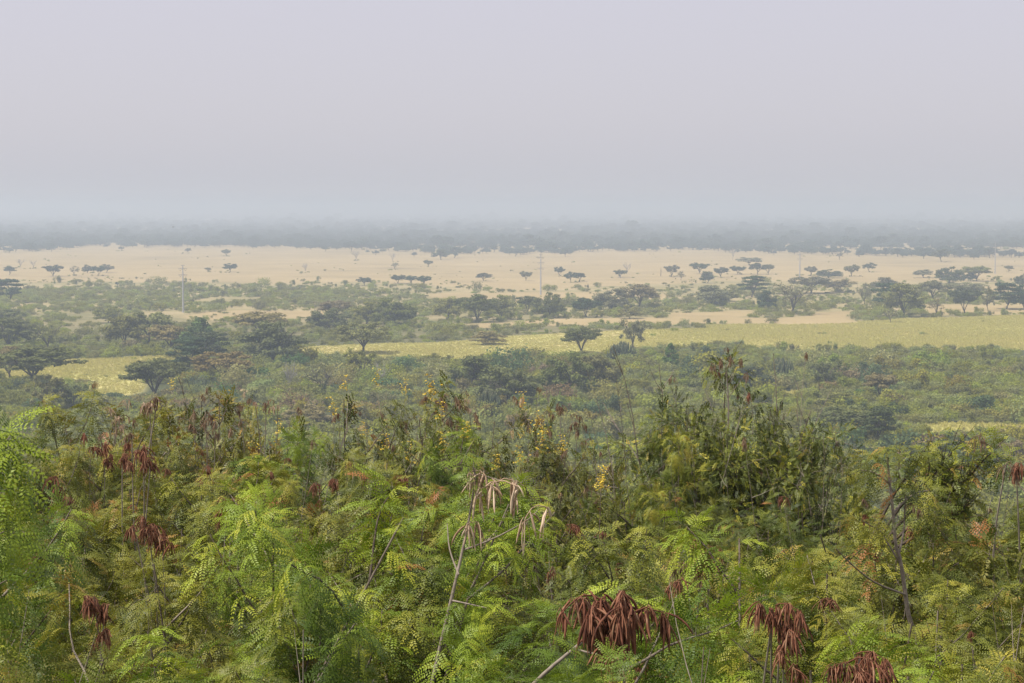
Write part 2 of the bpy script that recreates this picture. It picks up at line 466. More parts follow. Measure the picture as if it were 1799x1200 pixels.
def clumpy_mesh(h=3.1, R=.9, z0=.9, lobes=40, per=60, lr=(.16, .30), tm=None, size=.7, seed=0, mat='leaf', bare=4, stems=8, rad=.017, top=1.0):
    """a rounded shrub whose leaf sprays gather in lobes at the branch ends, with gaps between the lobes"""
    global rng
    keep = rng; rng = np.random.default_rng(seed + 3000)
    w = G(); acc = ([], [], [], []); tips = []; mains = []
    for k in range(stems):
        az = 2 * PI * k / stems + rng.uniform(-.4, .4); q = R * rng.uniform(.1, .6)
        p = smooth_path([[.1 * math.cos(az), .1 * math.sin(az), -.1], [q * .5 * math.cos(az), q * .5 * math.sin(az), h * .4], [q * math.cos(az), q * math.sin(az), h * rng.uniform(.58, .80)]] + rng.normal(0, .04, (3, 3)), 9)
        mains.append(p); tube(w, p, np.linspace(rad, rad * .3, 9), 5, rng.uniform(.3, .7)); tips.append((p[-1], np.array([0, 0, 1.])))
    for k in range(lobes):
        az = rng.uniform(0, 6.28); u = math.sqrt(rng.random()); v = rng.random() ** .7
        zt = h * (1 - .34 * u ** 2) * top; c = np.array([R * u * math.cos(az), R * u * math.sin(az), z0 + (zt - .12 - z0) * v])
        if v < .5: c[:2] *= .8 + .2 * v
        L = rng.uniform(*lr); off = rng.normal(0, .10)
        m = min(mains, key=lambda q: np.hypot(*(q[-1][:2] - c[:2])))
        st, d = along(m, np.clip((c[2] / h) * .8 + rng.uniform(-.25, 0), .1, .95))
        bp = smooth_path([st, (st + c) / 2 + [0, 0, -.03] + rng.normal(0, .03, 3), c], 6); tube(w, bp, np.linspace(rad * .4, rad * .15, 6), 4, rng.uniform(.3, .8))
        tips.append((c + [0, 0, L * .8], np.array([0, 0, 1.])))
        for q in range(5):
            e = c + rng.normal(0, L * .55, 3); tube(w, [c, (c + e) / 2 + [0, 0, .02], e], [rad * .13, rad * .1, rad * .06], 3, .6)
        for q in range(per):
            dv = rng.normal(0, 1, 3); dv /= np.linalg.norm(dv)
            acc[0].append(c + dv * L * rng.random() ** .45 * [1.1, 1.1, .75])
            acc[1].append(dv * .8 + [0, 0, .1 - rng.uniform(0, .6)] + rng.normal(0, .3, 3)); acc[2].append(size * rng.uniform(.65, 1.15))
            acc[3].append(rng.uniform(.86, 1) if rng.random() < .04 else float(np.clip(.42 + off + rng.normal(0, .17), .02, .9)))
    for k in range(bare):
        az = rng.uniform(0, 6.28); ti = rng.uniform(.02, .3); p0 = np.array([rng.uniform(-.5, .5) * R, rng.uniform(-.5, .5) * R, h * .5])
        bp = wander(p0, [math.sin(ti) * math.cos(az), math.sin(ti) * math.sin(az), 1], h * rng.uniform(.3, .56), 8, .09, .02)
        tube(w, bp, np.linspace(rad * .35, rad * .1, 8), 4, rng.uniform(.5, 1)); tips.append((bp[-1], unit(bp[-1] - bp[-2])))
        for q in range(4):
            p, dd = along(bp, rng.uniform(.4, .95)); tube(w, wander(p, dd + rng.normal(0, .6, 3), rng.uniform(.1, .35), 4, .1, .05), np.linspace(rad * .17, rad * .07, 4), 3, rng.uniform(.5, 1))
    lg = G(); put_leaves(lg, tm, acc[0], acc[1], acc[2], acc[3])
    hgt = float(np.percentile(np.concatenate(lg.v)[:, 2], 99.4))
    me_w = w.mesh('stems', M['twig'], True); me_l = lg.mesh('foliage', M[mat])
    rng = keep
    return me_w, me_l, tips, hgt

def pod_mesh(n, L, seed, mat, spread=1.0, wid=.0058, stalks=3):
    global rng
    keep = rng; rng = np.random.default_rng(seed + 77)
    g = G()
    a0 = rng.uniform(0, 6.28); ln = rng.uniform(.6, 1.25) * L
    line = np.array([[math.cos(a0) * ln * u, math.sin(a0) * ln * u, .03 * u - .10 * u * u] for u in np.linspace(-.35, .8, 7)]) + rng.normal(0, .006, (7, 3))
    tube(g, line, np.linspace(.0034, .0018, 7), 4, .3)
    hubs = [along(line, rng.random() ** .8)[0] for k in range(stalks)]
    for i in range(n):
        c = hubs[rng.integers(0, len(hubs))]
        az = rng.uniform(0, 6.28); up = rng.uniform(-1.5, -.05); sp = spread * rng.uniform(.12, .75)
        l = L * rng.uniform(.4, 1.15)
        p = c + rng.normal(0, .007, 3)
        d = unit(np.array([math.cos(az) * sp, math.sin(az) * sp, up])); grav = rng.uniform(.14, .42)
        pts = [p.copy()]
        for k in range(6):
            d = unit(d + np.array([0, 0, -grav]) + rng.normal(0, .09, 3)); p = p + d * l / 6; pts.append(p.copy())
        tube(g, pts, wid * rng.uniform(.75, 1.1) * np.array([.25, .8, 1, 1.05, 1, .8, .2]), 4, np.clip(rng.uniform(.1, .95) + rng.normal(0, .1, 7), 0, 1), flat=rng.choice([.3, .5, 1.1]))
    rng = keep
    return g.mesh('pod_cluster', M[mat], True)

def flower_mesh(n, seed):
    r = np.random.default_rng(seed); g = G()
    for i in range(n):
        c = np.array([r.normal(0, .034), r.normal(0, .034), r.uniform(-.12, .1)])
        for k in range(5):
            a = k * 1.257 + r.uniform(0, .6)
            d = unit([math.cos(a), math.sin(a), r.uniform(-.5, 1.1)]); nn = unit(np.cross(d, [-math.sin(a), math.cos(a), 0]))
            rhomb(g, c, d, nn, r.uniform(.014, .022), .016, r.uniform(0, 1))
    tube(g, [[0, 0, -.13], [0, 0, -.03], [.01, 0, .08]], [.0012, .001, .0008], 3, .2)
    return g.mesh('flower_cluster', M['petal'])

PODS = {'rust': [pod_mesh(30 + 9 * (s % 3), .105, s, 'pod', stalks=4 + s, wid=.0036) for s in range(6)],
        'big': [pod_mesh(74, .125, 20 + s, 'pod', stalks=9, wid=.0041) for s in range(2)],
        'tan': [pod_mesh(13, .15, 40 + s, 'pod_tan', wid=.0056, stalks=3) for s in range(3)],
        'dull': [pod_mesh(22 + 6 * s, .095, 60 + s, 'pod_dull', stalks=5 + s, wid=.0032) for s in range(4)]}
FLOWERS = [flower_mesh(30, s) for s in range(3)]

# shrub kinds, each built once and shared by its copies: near ones carry every leaflet
KINDS = {
 'near':  [shrub_mesh(3.1, 1, 6, 10, 18, T_NEAR, .70, s, mat='leaf', bare=2, tilt=(.06, .40)) for s in range(4)],
 'fresh': [shrub_mesh(3.1, 1, 6, 10, 18, T_NEAR, .74, 10 + s, mat='leaf_fresh', young=.75, bare=1, tilt=(.06, .40)) for s in range(2)],
 'mid':   [shrub_mesh(3.1, 1.0, 7, 13, 22, T_MID, .70, 20 + s, mat='leaf', bare=2, tilt=(.06, .40)) for s in range(4)],
 'dry':   [shrub_mesh(3.1, 1.0, 8, 14, 26, T_SENNA, .70, 30 + s, mat='leaf_dry', bare=4, tilt=(.05, .40)) for s in range(3)],
 'senna': [shrub_mesh(3.1, .8, 8, 12, 19, T_SENNA, .68, 40 + s, mat='leaf_senna', bare=8, tilt=(.03, .28)) for s in range(3)],
}

KINDS['clump'] = [clumpy_mesh(3.1, .95, 1.0, 42, 52, (.15, .27), T_MID, .64, 50 + s, 'leaf', bare=2, rad=.012) for s in range(3)]
KINDS['oval'] = [clumpy_mesh(3.1, .95, 1.0, 38, 75, (.16, .28), T_SENNA, .66, 60 + s, ('leaf_dry', 'leaf_senna')[s % 2], bare=3, rad=.012) for s in range(3)]
KINDS['nearclump'] = [clumpy_mesh(3.1, .9, 1.1, 40, 42, (.15, .26), T_NEAR, .68, 70 + s, ('leaf', 'leaf_fresh')[s % 2], bare=1, rad=.012) for s in range(3)]
FRONT = []      # (object, x, dist) of every foreground shrub
def shrub(kind, px, dist, topy, label=None, pods=(), seed=0, var=None, rz=None, cat='shrub', wide=1.0, name='pod_shrub', group=None, meshes=None, heads=()):
    """place a shrub so its top reaches the photo height topy at this distance"""
    r = np.random.default_rng(abs(seed + int(px) * 7 + int(dist * 100)))
    top = on_ray(px, topy, dist)
    g = float(gz(dist))
    if meshes is None:
        lst = KINDS[kind]; meshes = lst[r.integers(0, len(lst)) if var is None else var]
    hp = meshes[3]; s = (top[2] - g) / hp
    e = empty(name, (top[0], dist, g), r.uniform(0, 6.28) if rz is None else rz, (s * wide, s * wide, s))
    link('stems', meshes[0], e); link('foliage', meshes[1], e)
    tips = [t for t in meshes[2] if t[0][2] > hp * .5]
    order = r.permutation(len(tips))
    if pods and pods[0][0] == 'flower': tips = sorted(tips, key=lambda t: -t[0][2])[:int(pods[0][1] * 2.5) + 6]; order = r.permutation(len(tips))
    k = 0
    for what, cnt, sz in pods:
        src = FLOWERS if what == 'flower' else PODS[what]
        for q in range(cnt):
            if k >= len(order): break
            p, d = tips[order[k]]; k += 1
            c = link('flower_cluster' if what == 'flower' else 'pod_cluster', src[r.integers(0, len(src))], e)
            c.location = Vector(p) + Vector(d) * .05 if what != 'flower' else Vector(p) + Vector((0, 0, .12)); c.rotation_euler = (0, 0, r.uniform(0, 6.28)); v = sz * r.uniform(.8, 1.2) / s
            c.scale = (v / wide, v / wide, v)
    if heads:
        inv = (Matrix.Translation(e.location) @ e.rotation_euler.to_matrix().to_4x4() @ Matrix.Diagonal((s * wide, s * wide, s, 1))).inverted()
        w = G()
        for (hx, hy, what, sz) in heads:
            Pw = on_ray(hx, hy, dist - .55 * s * wide); q = np.array(inv @ Vector(Pw))
            st = q * [.35, .35, .62] + r.normal(0, .05, 3)
            tube(w, smooth_path([st, st * .45 + q * .55 + r.normal(0, .03, 3), q], 7), [.008, .007, .006, .005, .004, .0035, .003], 4, .9)
            for k2 in range(2):
                c = link('pod_cluster', PODS[what][r.integers(0, len(PODS[what]))], e)
                c.location = Vector(q + (r.normal(0, .045, 3) if k2 else 0)); c.rotation_euler = (0, 0, r.uniform(0, 6.28)); v = sz * r.uniform(.8, 1.1) / s; c.scale = (v / wide, v / wide, v)
        w.obj('seed_stalk', M['twig'], e, True)
    if label: tag(e, label, cat, group)
    FRONT.append((e, px, dist))
    return e

# ---- the foreground shrubs one can pick out
def built(name, loc, label, cat='shrub'):
    e = empty(name, loc); tag(e, label, cat); FRONT.append((e, 0, loc[1])); return e

def world_path(pts):      # [(px, py, dist)] -> world points
    return np.array([on_ray(*p) for p in pts])


def single_stem(label, stem, branches, leaves, podlist, tm=T_NEAR, mat='leaf_fresh', rad=.0062, lsize=.66, name='pod_sapling', extra=(), lf=1.0):
    """a sapling modelled branch by branch: stem and branches as world paths"""
    base = np.array(stem[0]); gb = np.array([base[0], base[1], float(gz(base[1]))])
    e = built(name, tuple(gb), label, 'shrub')
    w = G(); acc = ([], [], [], [])
    low = np.array([gb * (1 - u) + base * u - [0, 0, .1 * (1 - u)] for u in (0, .3, .6, .85)])
    sp = np.vstack([low, smooth_path(stem, 14)]) - gb
    tube(w, sp, np.linspace(rad * 1.5, rad * .5, len(sp)), 6, .75)
    leafy(sp, extra[0] if extra else 4, .9, lsize, acc, .6)
    for b in branches:
        bp = smooth_path(b, 9) - gb
        tube(w, bp, np.linspace(rad * .62, rad * .25, 9), 5, .7)
    for b, n, t0 in leaves:
        leafy(smooth_path(b, 9) - gb, max(2, int(n * lf)), t0, lsize, acc, .6)
    w.obj('stems', M['twig'], e, True)
    if acc[0]:
        lg = G(); put_leaves(lg, tm, acc[0], acc[1], acc[2], acc[3]); lg.obj('foliage', M[mat], e)
    for (what, var, pt, sz, rz) in podlist:
        c = link('pod_cluster', PODS[what][var], e); c.location = Vector(np.array(pt) - gb); c.scale = (sz,) * 3; c.rotation_euler = (0, 0, rz)
    return e

W = world_path
dl = 5.0
single_stem('bright green feathery sapling reaching in at the left edge of the frame',
    W([(-78, 1269, dl), (-68, 1084, dl), (-53, 934, dl), (-38, 834, dl), (-18, 774, dl)]),
    [W([(-38, 834, dl), (-13, 794, dl), (17, 769, dl)]), W([(-53, 934, dl), (-18, 884, dl), (12, 859, dl)]), W([(-58, 994, dl), (-28, 954, dl), (7, 934, dl - .2)]), W([(-68, 1084, dl), (-28, 1044, dl - .1), (12, 1019, dl - .2)])],
    [(W([(-28, 804, dl), (-8, 779, dl), (18, 762, dl)]), 11, .2), (W([(-33, 824, dl), (-13, 799, dl + .1), (2, 789, dl + .2)]), 9, .2), (W([(-48, 914, dl), (-18, 879, dl), (10, 854, dl)]), 12, .2),
     (W([(-53, 984, dl), (-23, 949, dl), (7, 929, dl - .2)]), 12, .1), (W([(-63, 1064, dl), (-28, 1039, dl - .1), (12, 1014, dl - .2)]), 12, .1), (W([(-28, 804, dl), (-16, 769, dl), (-12, 746, dl)]), 8, .3)],
    [], lsize=.9, lf=.6)
shrub('fresh', 8, 6.9, 905, 'fresh green feathery shrub low at the left edge under the bright sapling', seed=2, wide=.75)
d0 = 6.6
single_stem('leaning grey sapling with bare upper stem and drooping tan seed pods, centre',
    W([(752, 1230, d0), (775, 1130, d0), (796, 1040, d0), (814, 960, d0 + .05), (826, 900, d0 + .1), (836, 835, d0 + .1)]),
    [W([(834, 865, d0 + .1), (838, 835, d0 + .1), (858, 838, d0 + .1), (885, 846, d0)]), W([(816, 966, d0 + .05), (870, 945, d0), (925, 915, d0 - .1), (945, 896, d0 - .1)]),
     W([(806, 1010, d0), (790, 965, d0 + .1), (786, 920, d0 + .2)]), W([(794, 1055, d0), (818, 1060, d0 - .1), (855, 1068, d0 - .2)]), W([(836, 840, d0 + .1), (832, 822, d0 + .1), (833, 812, d0 + .1)])],
    [(W([(836, 840, d0 + .1), (832, 815, d0 + .1), (833, 806, d0 + .1)]), 4, .7), (W([(794, 1055, d0), (818, 1060, d0 - .1), (855, 1068, d0 - .2)]), 8, .2),
     (W([(814, 966, d0), (870, 945, d0), (915, 965, d0 - .1)]), 6, .6), (W([(786, 950, d0 + .1), (775, 905, d0 + .2), (770, 890, d0 + .2)]), 5, .5), (W([(770, 1150, d0), (800, 1130, d0 - .3), (850, 1120, d0 - .4)]), 8, .2)],
    [('tan', 0, on_ray(836, 826, d0 + .1), 0.74, 0), ('tan', 1, on_ray(872, 844, d0 + .05), 0.87, 1), ('tan', 2, on_ray(890, 846, d0), 0.74, 3), ('tan', 0, on_ray(824, 918, d0), 0.74, 2), ('tan', 2, on_ray(950, 888, d0 - .1), 0.78, 4.4)])
d1 = 6.2
single_stem('green sapling whose pale slanting branch carries a heavy rust-red bunch of pods',
    W([(905, 1235, d1), (960, 1180, d1), (1020, 1130, d1), (1075, 1080, d1), (1088, 1040, d1)]),
    [W([(1040, 1115, d1), (1090, 1095, d1 - .05), (1120, 1060, d1 - .1)]), W([(1010, 1140, d1), (1060, 1150, d1 - .1), (1100, 1130, d1 - .1)])],
    [(W([(930, 1210, d1), (960, 1230, d1 - .2), (1000, 1230, d1 - .3)]), 7, .2), (W([(1000, 1150, d1), (985, 1100, d1 + .2), (975, 1060, d1 + .3)]), 6, .5)],
    [('big', 0, on_ray(1060, 1050, d1 - .35), 1.1, 0), ('big', 1, on_ray(1108, 1062, d1 - .4), 1.1, 2), ('big', 0, on_ray(1082, 1085, d1 - .4), 1.1, 4), ('rust', 1, on_ray(1040, 1050, d1 - .3), 1.1, 1), ('rust', 2, on_ray(1098, 1110, d1 - .4), 1.1, 3), ('big', 1, on_ray(1088, 1038, d1 - .35), 1.0, 5), ('rust', 4, on_ray(1072, 1125, d1 - .4), 1.0, 2), ('big', 1, on_ray(1125, 1070, d1 - .35), .9, 1)])
d2 = 9.5
single_stem('slender forked tree with pale grey trunk and airy feathery green top, right of centre',
    W([(1612, 1130, d2), (1597, 1085, d2), (1590, 1040, d2), (1582, 985, d2), (1573, 955, d2), (1569, 900, d2), (1562, 840, d2), (1558, 796, d2)]),
    [W([(1582, 990, d2), (1560, 955, d2), (1548, 935, d2), (1515, 915, d2 - .1)]), W([(1580, 970, d2), (1588, 930, d2 + .1), (1590, 880, d2 + .1), (1592, 868, d2 + .1)]),
     W([(1592, 1045, d2), (1540, 1025, d2 - .2), (1500, 995, d2 - .3), (1470, 965, d2 - .4)]), W([(1569, 900, d2), (1605, 868, d2 + .2), (1630, 862, d2 + .3)]), W([(1563, 850, d2), (1535, 830, d2), (1510, 826, d2)])],
    [(W([(1562, 840, d2), (1558, 800, d2), (1557, 788, d2)]), 9, .45), (W([(1563, 835, d2), (1600, 800, d2 + .1), (1635, 795, d2 + .2)]), 8, .3), (W([(1563, 835, d2), (1530, 805, d2 - .1), (1508, 812, d2 - .2)]), 7, .3),
     (W([(1548, 935, d2), (1515, 915, d2 - .1), (1490, 905, d2 - .1)]), 9, .1), (W([(1590, 900, d2), (1592, 880, d2 + .1), (1596, 868, d2 + .1)]), 7, .2), (W([(1563, 850, d2), (1535, 830, d2), (1500, 835, d2)]), 8, .3), (W([(1575, 950, d2), (1560, 915, d2 - .1), (1545, 905, d2 - .1)]), 7, .4)],
    [('rust', 0, on_ray(1520, 905, d2), .55, 0), ('dull', 1, on_ray(1598, 885, d2), .6, 2)], tm=T_MID, mat='leaf', lsize=.62, rad=.010, name='feathery_tree')

# the arching branch shrub behind the slender tree
def arch_branch():
    d = 11.0
    gb = np.array(on_ray(1500, 1010, d)); gb[2] = float(gz(d))
    e = built('arching_shrub', tuple(gb), 'shrub with long arching dark branches fanning up to the right behind the slender forked tree')
    w = G(); acc = ([], [], [], [])
    for pts in ([(1560, 960, d), (1620, 905, d), (1690, 850, d), (1735, 800, d)], [(1560, 970, d), (1640, 925, d), (1680, 905, d), (1700, 895, d)],
                [(1545, 945, d), (1590, 880, d), (1640, 835, d), (1665, 803, d)], [(1550, 955, d), (1600, 900, d), (1640, 870, d), (1660, 850, d)], [(1530, 950, d), (1570, 870, d), (1600, 830, d), (1612, 812, d)]):
        q0 = W(pts)[0]; low = np.array([gb * (1 - u) + q0 * u + [0, 0, .25 * math.sin(u * PI)] for u in (0, .3, .6, .85)])
        p = np.vstack([low, smooth_path(W(pts), 12)]) - gb
        tube(w, p, np.linspace(.013, .003, len(p)), 5, .15)
        for k in range(16):
            q, dd = along(p, rng.uniform(.45, .98))
            bp = wander(q, dd * .6 + rng.normal(0, .5, 3) + [0, 0, .35], rng.uniform(.12, .32), 4, .1, .05)
            tube(w, bp, [.003, .0025, .002, .001], 3, .3); leafy(bp, 8, .1, .40, acc, .7)
        leafy(p, 22, .6, .42, acc, .6)
    w.obj('stems', M['twig'], e, True)
    lg = G(); put_leaves(lg, T_SENNA, acc[0], acc[1], acc[2], acc[3]); lg.obj('foliage', M['leaf'], e)
arch_branch()

# the tall broad bush, right of centre
BIG = clumpy_mesh(4.1, 1.18, 1.0, 120, 120, (.15, .30), T_SENNA, .58, 201, 'leaf_bush', bare=11, stems=16, rad=.024)
BIGF = clumpy_mesh(4.0, .95, 1.2, 64, 60, (.15, .28), T_MID, .62, 202, 'leaf', bare=6, stems=10, rad=.02)
shrub(None, 1275, 17.0, 668, 'tall broad olive-green bush bristling with twigs, rising right of centre', pods=[('dull', 8, .6), ('rust', 6, .55)], meshes=BIG, name='broad_bush', wide=1.0)
shrub(None, 1155, 16.0, 755, 'yellow-green leafy bush forming the left shoulder of the tall broad bush', pods=[('dull', 3, .5)], meshes=BIGF, name='broad_bush', wide=.72)
shrub(None, 1400, 17.0, 745, 'dark olive bush forming the right shoulder of the tall broad bush', pods=[('dull', 4, .5)], meshes=clumpy_mesh(4.0, .95, 1.0, 76, 100, (.15, .28), T_SENNA, .58, 203, 'leaf_bush', bare=5, stems=10, rad=.02), name='broad_bush', wide=.75)
d3 = 16.6
single_stem('thin bare stem topped by a brown dried seed head above the tall broad bush',
    W([(1278, 780, d3), (1280, 720, d3), (1277, 660, d3), (1275, 636, d3)]),
    [W([(1279, 700, d3), (1265, 665, d3), (1250, 640, d3)]), W([(1278, 680, d3), (1292, 655, d3), (1300, 630, d3)]), W([(1278, 670, d3), (1290, 650, d3), (1284, 626, d3)]), W([(1279, 700, d3), (1300, 670, d3), (1312, 655, d3)])], [],
    [('dull', 0, on_ray(1252, 640, d3), .75, 0), ('dull', 1, on_ray(1266, 632, d3), .8, 1), ('dull', 2, on_ray(1284, 626, d3), .8, 2), ('dull', 1, on_ray(1301, 631, d3), .75, 4), ('dull', 0, on_ray(1311, 656, d3), .7, 3), ('rust', 0, on_ray(1262, 655, d3), .5, 5), ('rust', 2, on_ray(1316, 690, d3), .75, 5)], rad=.006, extra=(0,), name='seed_head_stem')

BIG2 = clumpy_mesh(4.1, .95, 1.0, 80, 110, (.15, .28), T_SENNA, .58, 207, 'leaf_bush', bare=6, stems=12, rad=.02)
shrub(None, 1205, 16.6, 722, 'upright leafy bush between the tall broad bush and its left shoulder', pods=[('dull', 4, .6)], meshes=BIG2, name='broad_bush', wide=.62, rz=1.0)
shrub(None, 1350, 17.2, 715, 'upright twiggy bush between the tall broad bush and its right shoulder', pods=[('dull', 5, .6), ('rust', 3, .5)], meshes=BIG2, name='broad_bush', wide=.62, rz=3.0)
shrub(None, 1130, 15.2, 850, 'leafy bush filling the foot of the tall broad bush on its left', meshes=BIGF, name='broad_bush', wide=.8, rz=2.2)
shrub(None, 1430, 16.0, 815, 'olive bush spreading low on the right side of the tall broad bush', pods=[('dull', 2, .6)], meshes=BIG2, name='broad_bush', wide=.8, rz=4.6)

# yellow-flowered senna shrubs
for px, dd, ty, nf, lab, *hd in [(655, 19, 712, 5, 'thin grey-stemmed shrub with yellow flower spikes, leftmost of the yellow-flowered clump'),
                            (712, 18, 700, 7, 'tallest yellow-flowered shrub with pale bare stems, left of centre'),
                            (768, 17.5, 730, 9, 'twiggy brown shrub thick with yellow flowers below the round euphorbia'),
                            (815, 19.5, 708, 2, 'brown twiggy nearly leafless shrub just right of the yellow-flowered clump', [(778, 705, 'dull', .9), (800, 698, 'dull', .9), (822, 702, 'tan', .5), (835, 725, 'dull', .9), (790, 735, 'dull', .9)]),
                            (945, 18, 742, 6, 'yellow-flowered shrub under drooping dark brown pods, centre'),
                            (990, 20, 735, 2, 'dark brown podded shrub standing right of the central yellow flowers', [(960, 722, 'dull', 1.0), (985, 716, 'dull', .9), (1008, 728, 'dull', .9), (925, 742, 'dull', .9), (1015, 755, 'dull', .8)]),
                            (985, 15.5, 795, 4, 'short shrub with a few yellow flowers left of the tall broad bush'),
                            (400, 19, 745, 5, 'olive shrub with scattered yellow flowers, on the left below the tan clearing'),
                            (312, 21, 715, 2, 'thin shrub topped by a small yellow flower spike, left'),
                            (445, 20, 728, 3, 'dense olive shrub with dull brown pods and few yellow blooms, left')]:
    shrub('senna', px, dd, ty, lab, pods=[('flower', max(2, int(nf * .7)), .8), ('dull', 3 if nf > 3 else 6, .7)], wide=.72, name='flowering_shrub', heads=hd[0] if hd else ())

for px, dd, ty, kind, pd, lab, *hd in [
    (268, 15, 712, 'mid', [('dull', 5, .75), ('rust', 4, .8)], 'shrub crowned with dry brown pods on a long slanting stem, upper left', [(278, 700, 'dull', .95), (262, 708, 'tan', .7), (240, 790, 'rust', .9)]),
    (205, 16, 745, 'dry', [('tan', 4, .6), ('dull', 4, .6)], 'straggly shrub with pale dry pods left of the slanting podded shrub', [(192, 718, 'tan', .55), (205, 732, 'tan', .6), (216, 745, 'tan', .6), (175, 762, 'dull', .6)]),
    (245, 13, 800, 'mid', [('rust', 8, .95)], 'shrub loaded with reddish-brown pod bunches below the pale dry pods, left', [(252, 782, 'rust', 1.0), (215, 805, 'rust', 1.0), (265, 805, 'rust', .9), (232, 762, 'dull', .8)]),
    (175, 14, 800, 'mid', [('rust', 5, .9)], 'shrub with drooping brown pods near the left bright sapling', [(160, 785, 'rust', .8), (185, 808, 'rust', .8)]),
    (100, 12.5, 850, 'mid', [('rust', 5, .85)], 'sparse shrub with a rust pod bunch just right of the left bright sapling', [(98, 858, 'rust', .95), (110, 872, 'rust', .9), (120, 885, 'dull', .9)]),
    (355, 17, 722, 'dry', [('dull', 7, .7)], 'shrub with blackish hanging pods left of the dense olive shrub', [(340, 722, 'dull', .8), (362, 726, 'dull', .9), (378, 738, 'dull', .8)]),
    (470, 18, 720, 'dry', [('dull', 8, .7), ('tan', 3, .6)], 'olive shrub capped by pale brown dry pods, left of centre', [(448, 706, 'tan', .55), (468, 712, 'dull', .8), (488, 712, 'tan', .6), (425, 738, 'dull', .8)]),
    (400, 11.5, 880, 'mid', [('rust', 6, .9)], 'shrub with a rusty pod bunch on the left, below the yellow flowers', [(408, 878, 'rust', .9), (400, 892, 'rust', .9), (418, 890, 'rust', .8)]),
    (520, 17, 765, 'fresh', [], 'small bright green shrub between the two yellow-flowered groups'),
    (250, 9.5, 940, 'mid', [('rust', 6, 1.0)], 'green shrub with wide brown pod sprays at lower left', [(235, 928, 'rust', .8), (262, 938, 'rust', .9), (285, 950, 'rust', .9)]),
    (170, 7.2, 1050, 'near', [('rust', 4, .8)], 'feathery green shrub with a brown pod spray near the bottom left corner', [(165, 1050, 'rust', .8), (185, 1062, 'rust', .8)]),
    (600, 8.2, 880, 'fresh', [], 'vivid green feathery shrub left of the grey sapling'),
    (660, 9.5, 880, 'mid', [('dull', 2, .7)], 'yellowish feathery shrub between the vivid green shrub and the grey sapling'),
    (690, 13, 830, 'mid', [('rust', 7, .7)], 'brownish shrub hung with thin rusty pods below the yellow-flowered clump', [(680, 845, 'rust', .8), (705, 835, 'rust', .8), (660, 838, 'rust', .7)]),
    (580, 14, 835, 'mid', [('rust', 5, .7)], 'reddish-brown podded shrub below the small bright green shrub', [(560, 850, 'rust', .7), (590, 842, 'rust', .7)]),
    (1240, 9.0, 985, 'mid', [('rust', 7, .8)], 'shrub with rust pods below the trunk of the tall broad bush', [(1232, 985, 'rust', .9), (1245, 975, 'rust', .8), (1205, 990, 'dull', .8)]),
    (1350, 6.6, 1060, 'fresh', [('rust', 7, .85)], 'bright feathery shrub with dark rust pods right of the heavy pod bunch', [(1358, 1078, 'big', .6), (1372, 1092, 'rust', .9), (1375, 1135, 'rust', .8), (1355, 1070, 'rust', .7)]),
    (1500, 6.0, 1165, 'near', [('rust', 4, .8)], 'low shrub with rust-brown pods at the bottom edge, right of centre', [(1485, 1165, 'big', .62), (1510, 1158, 'rust', .8), (1535, 1172, 'rust', .8)]),
    (1785, 11.0, 812, 'mid', [('rust', 5, .8)], 'dark leafy shrub with brown pods at the right edge', [(1768, 815, 'dull', .9), (1785, 822, 'rust', .8)]),
    (1690, 10.5, 885, 'mid', [('rust', 2, .6)], 'orange-tinged feathery shrub left of the dark right-edge shrub'),
    (1640, 7.5, 1030, 'near', [('rust', 3, .7)], 'green shrub with yellowing leaves below the slender forked tree'),
    (1760, 7.5, 1000, 'near', [('rust', 2, .7)], 'green feathery shrub low at the right edge')]:
    shrub(kind, px, dd, ty, lab, pods=[(a, int(b * 2.4), c * .68) for a, b, c in pd], wide=.9 if dd < 12 else .8, heads=hd[0] if hd else ())

# ---- the rest of the thicket in front, row by row
SKY = P((-400, 780), (0, 800), (120, 800), (250, 775), (450, 760), (600, 800), (700, 775), (850, 775), (900, 815), (1000, 790), (1060, 850), (1110, 800), (1450, 820), (1550, 870), (1700, 905), (1799, 880), (2200, 860))
PROF = P((5, 1215), (6.2, 1135), (7, 1085), (9, 1000), (12, 915), (16, 848), (20, 808), (25, 780), (30, 765))
ORD = ['first', 'second', 'third', 'fourth', 'fifth', 'sixth', 'seventh', 'eighth', 'ninth', 'tenth', 'eleventh', 'twelfth', 'thirteenth', 'fourteenth']
ROWS = [(5.3, .95, 'row along the bottom edge'), (6.7, 1.05, 'second row from the bottom'), (8.4, 1.2, 'third row from the bottom'), (10.4, 1.3, 'fourth row from the bottom'),
        (12.8, 1.45, 'middle row of the shrubbery'), (15.6, 1.6, 'row behind the middle row'), (19, 1.8, 'row just before the far edge'), (23.5, 2.1, 'far edge row of shrubs')]
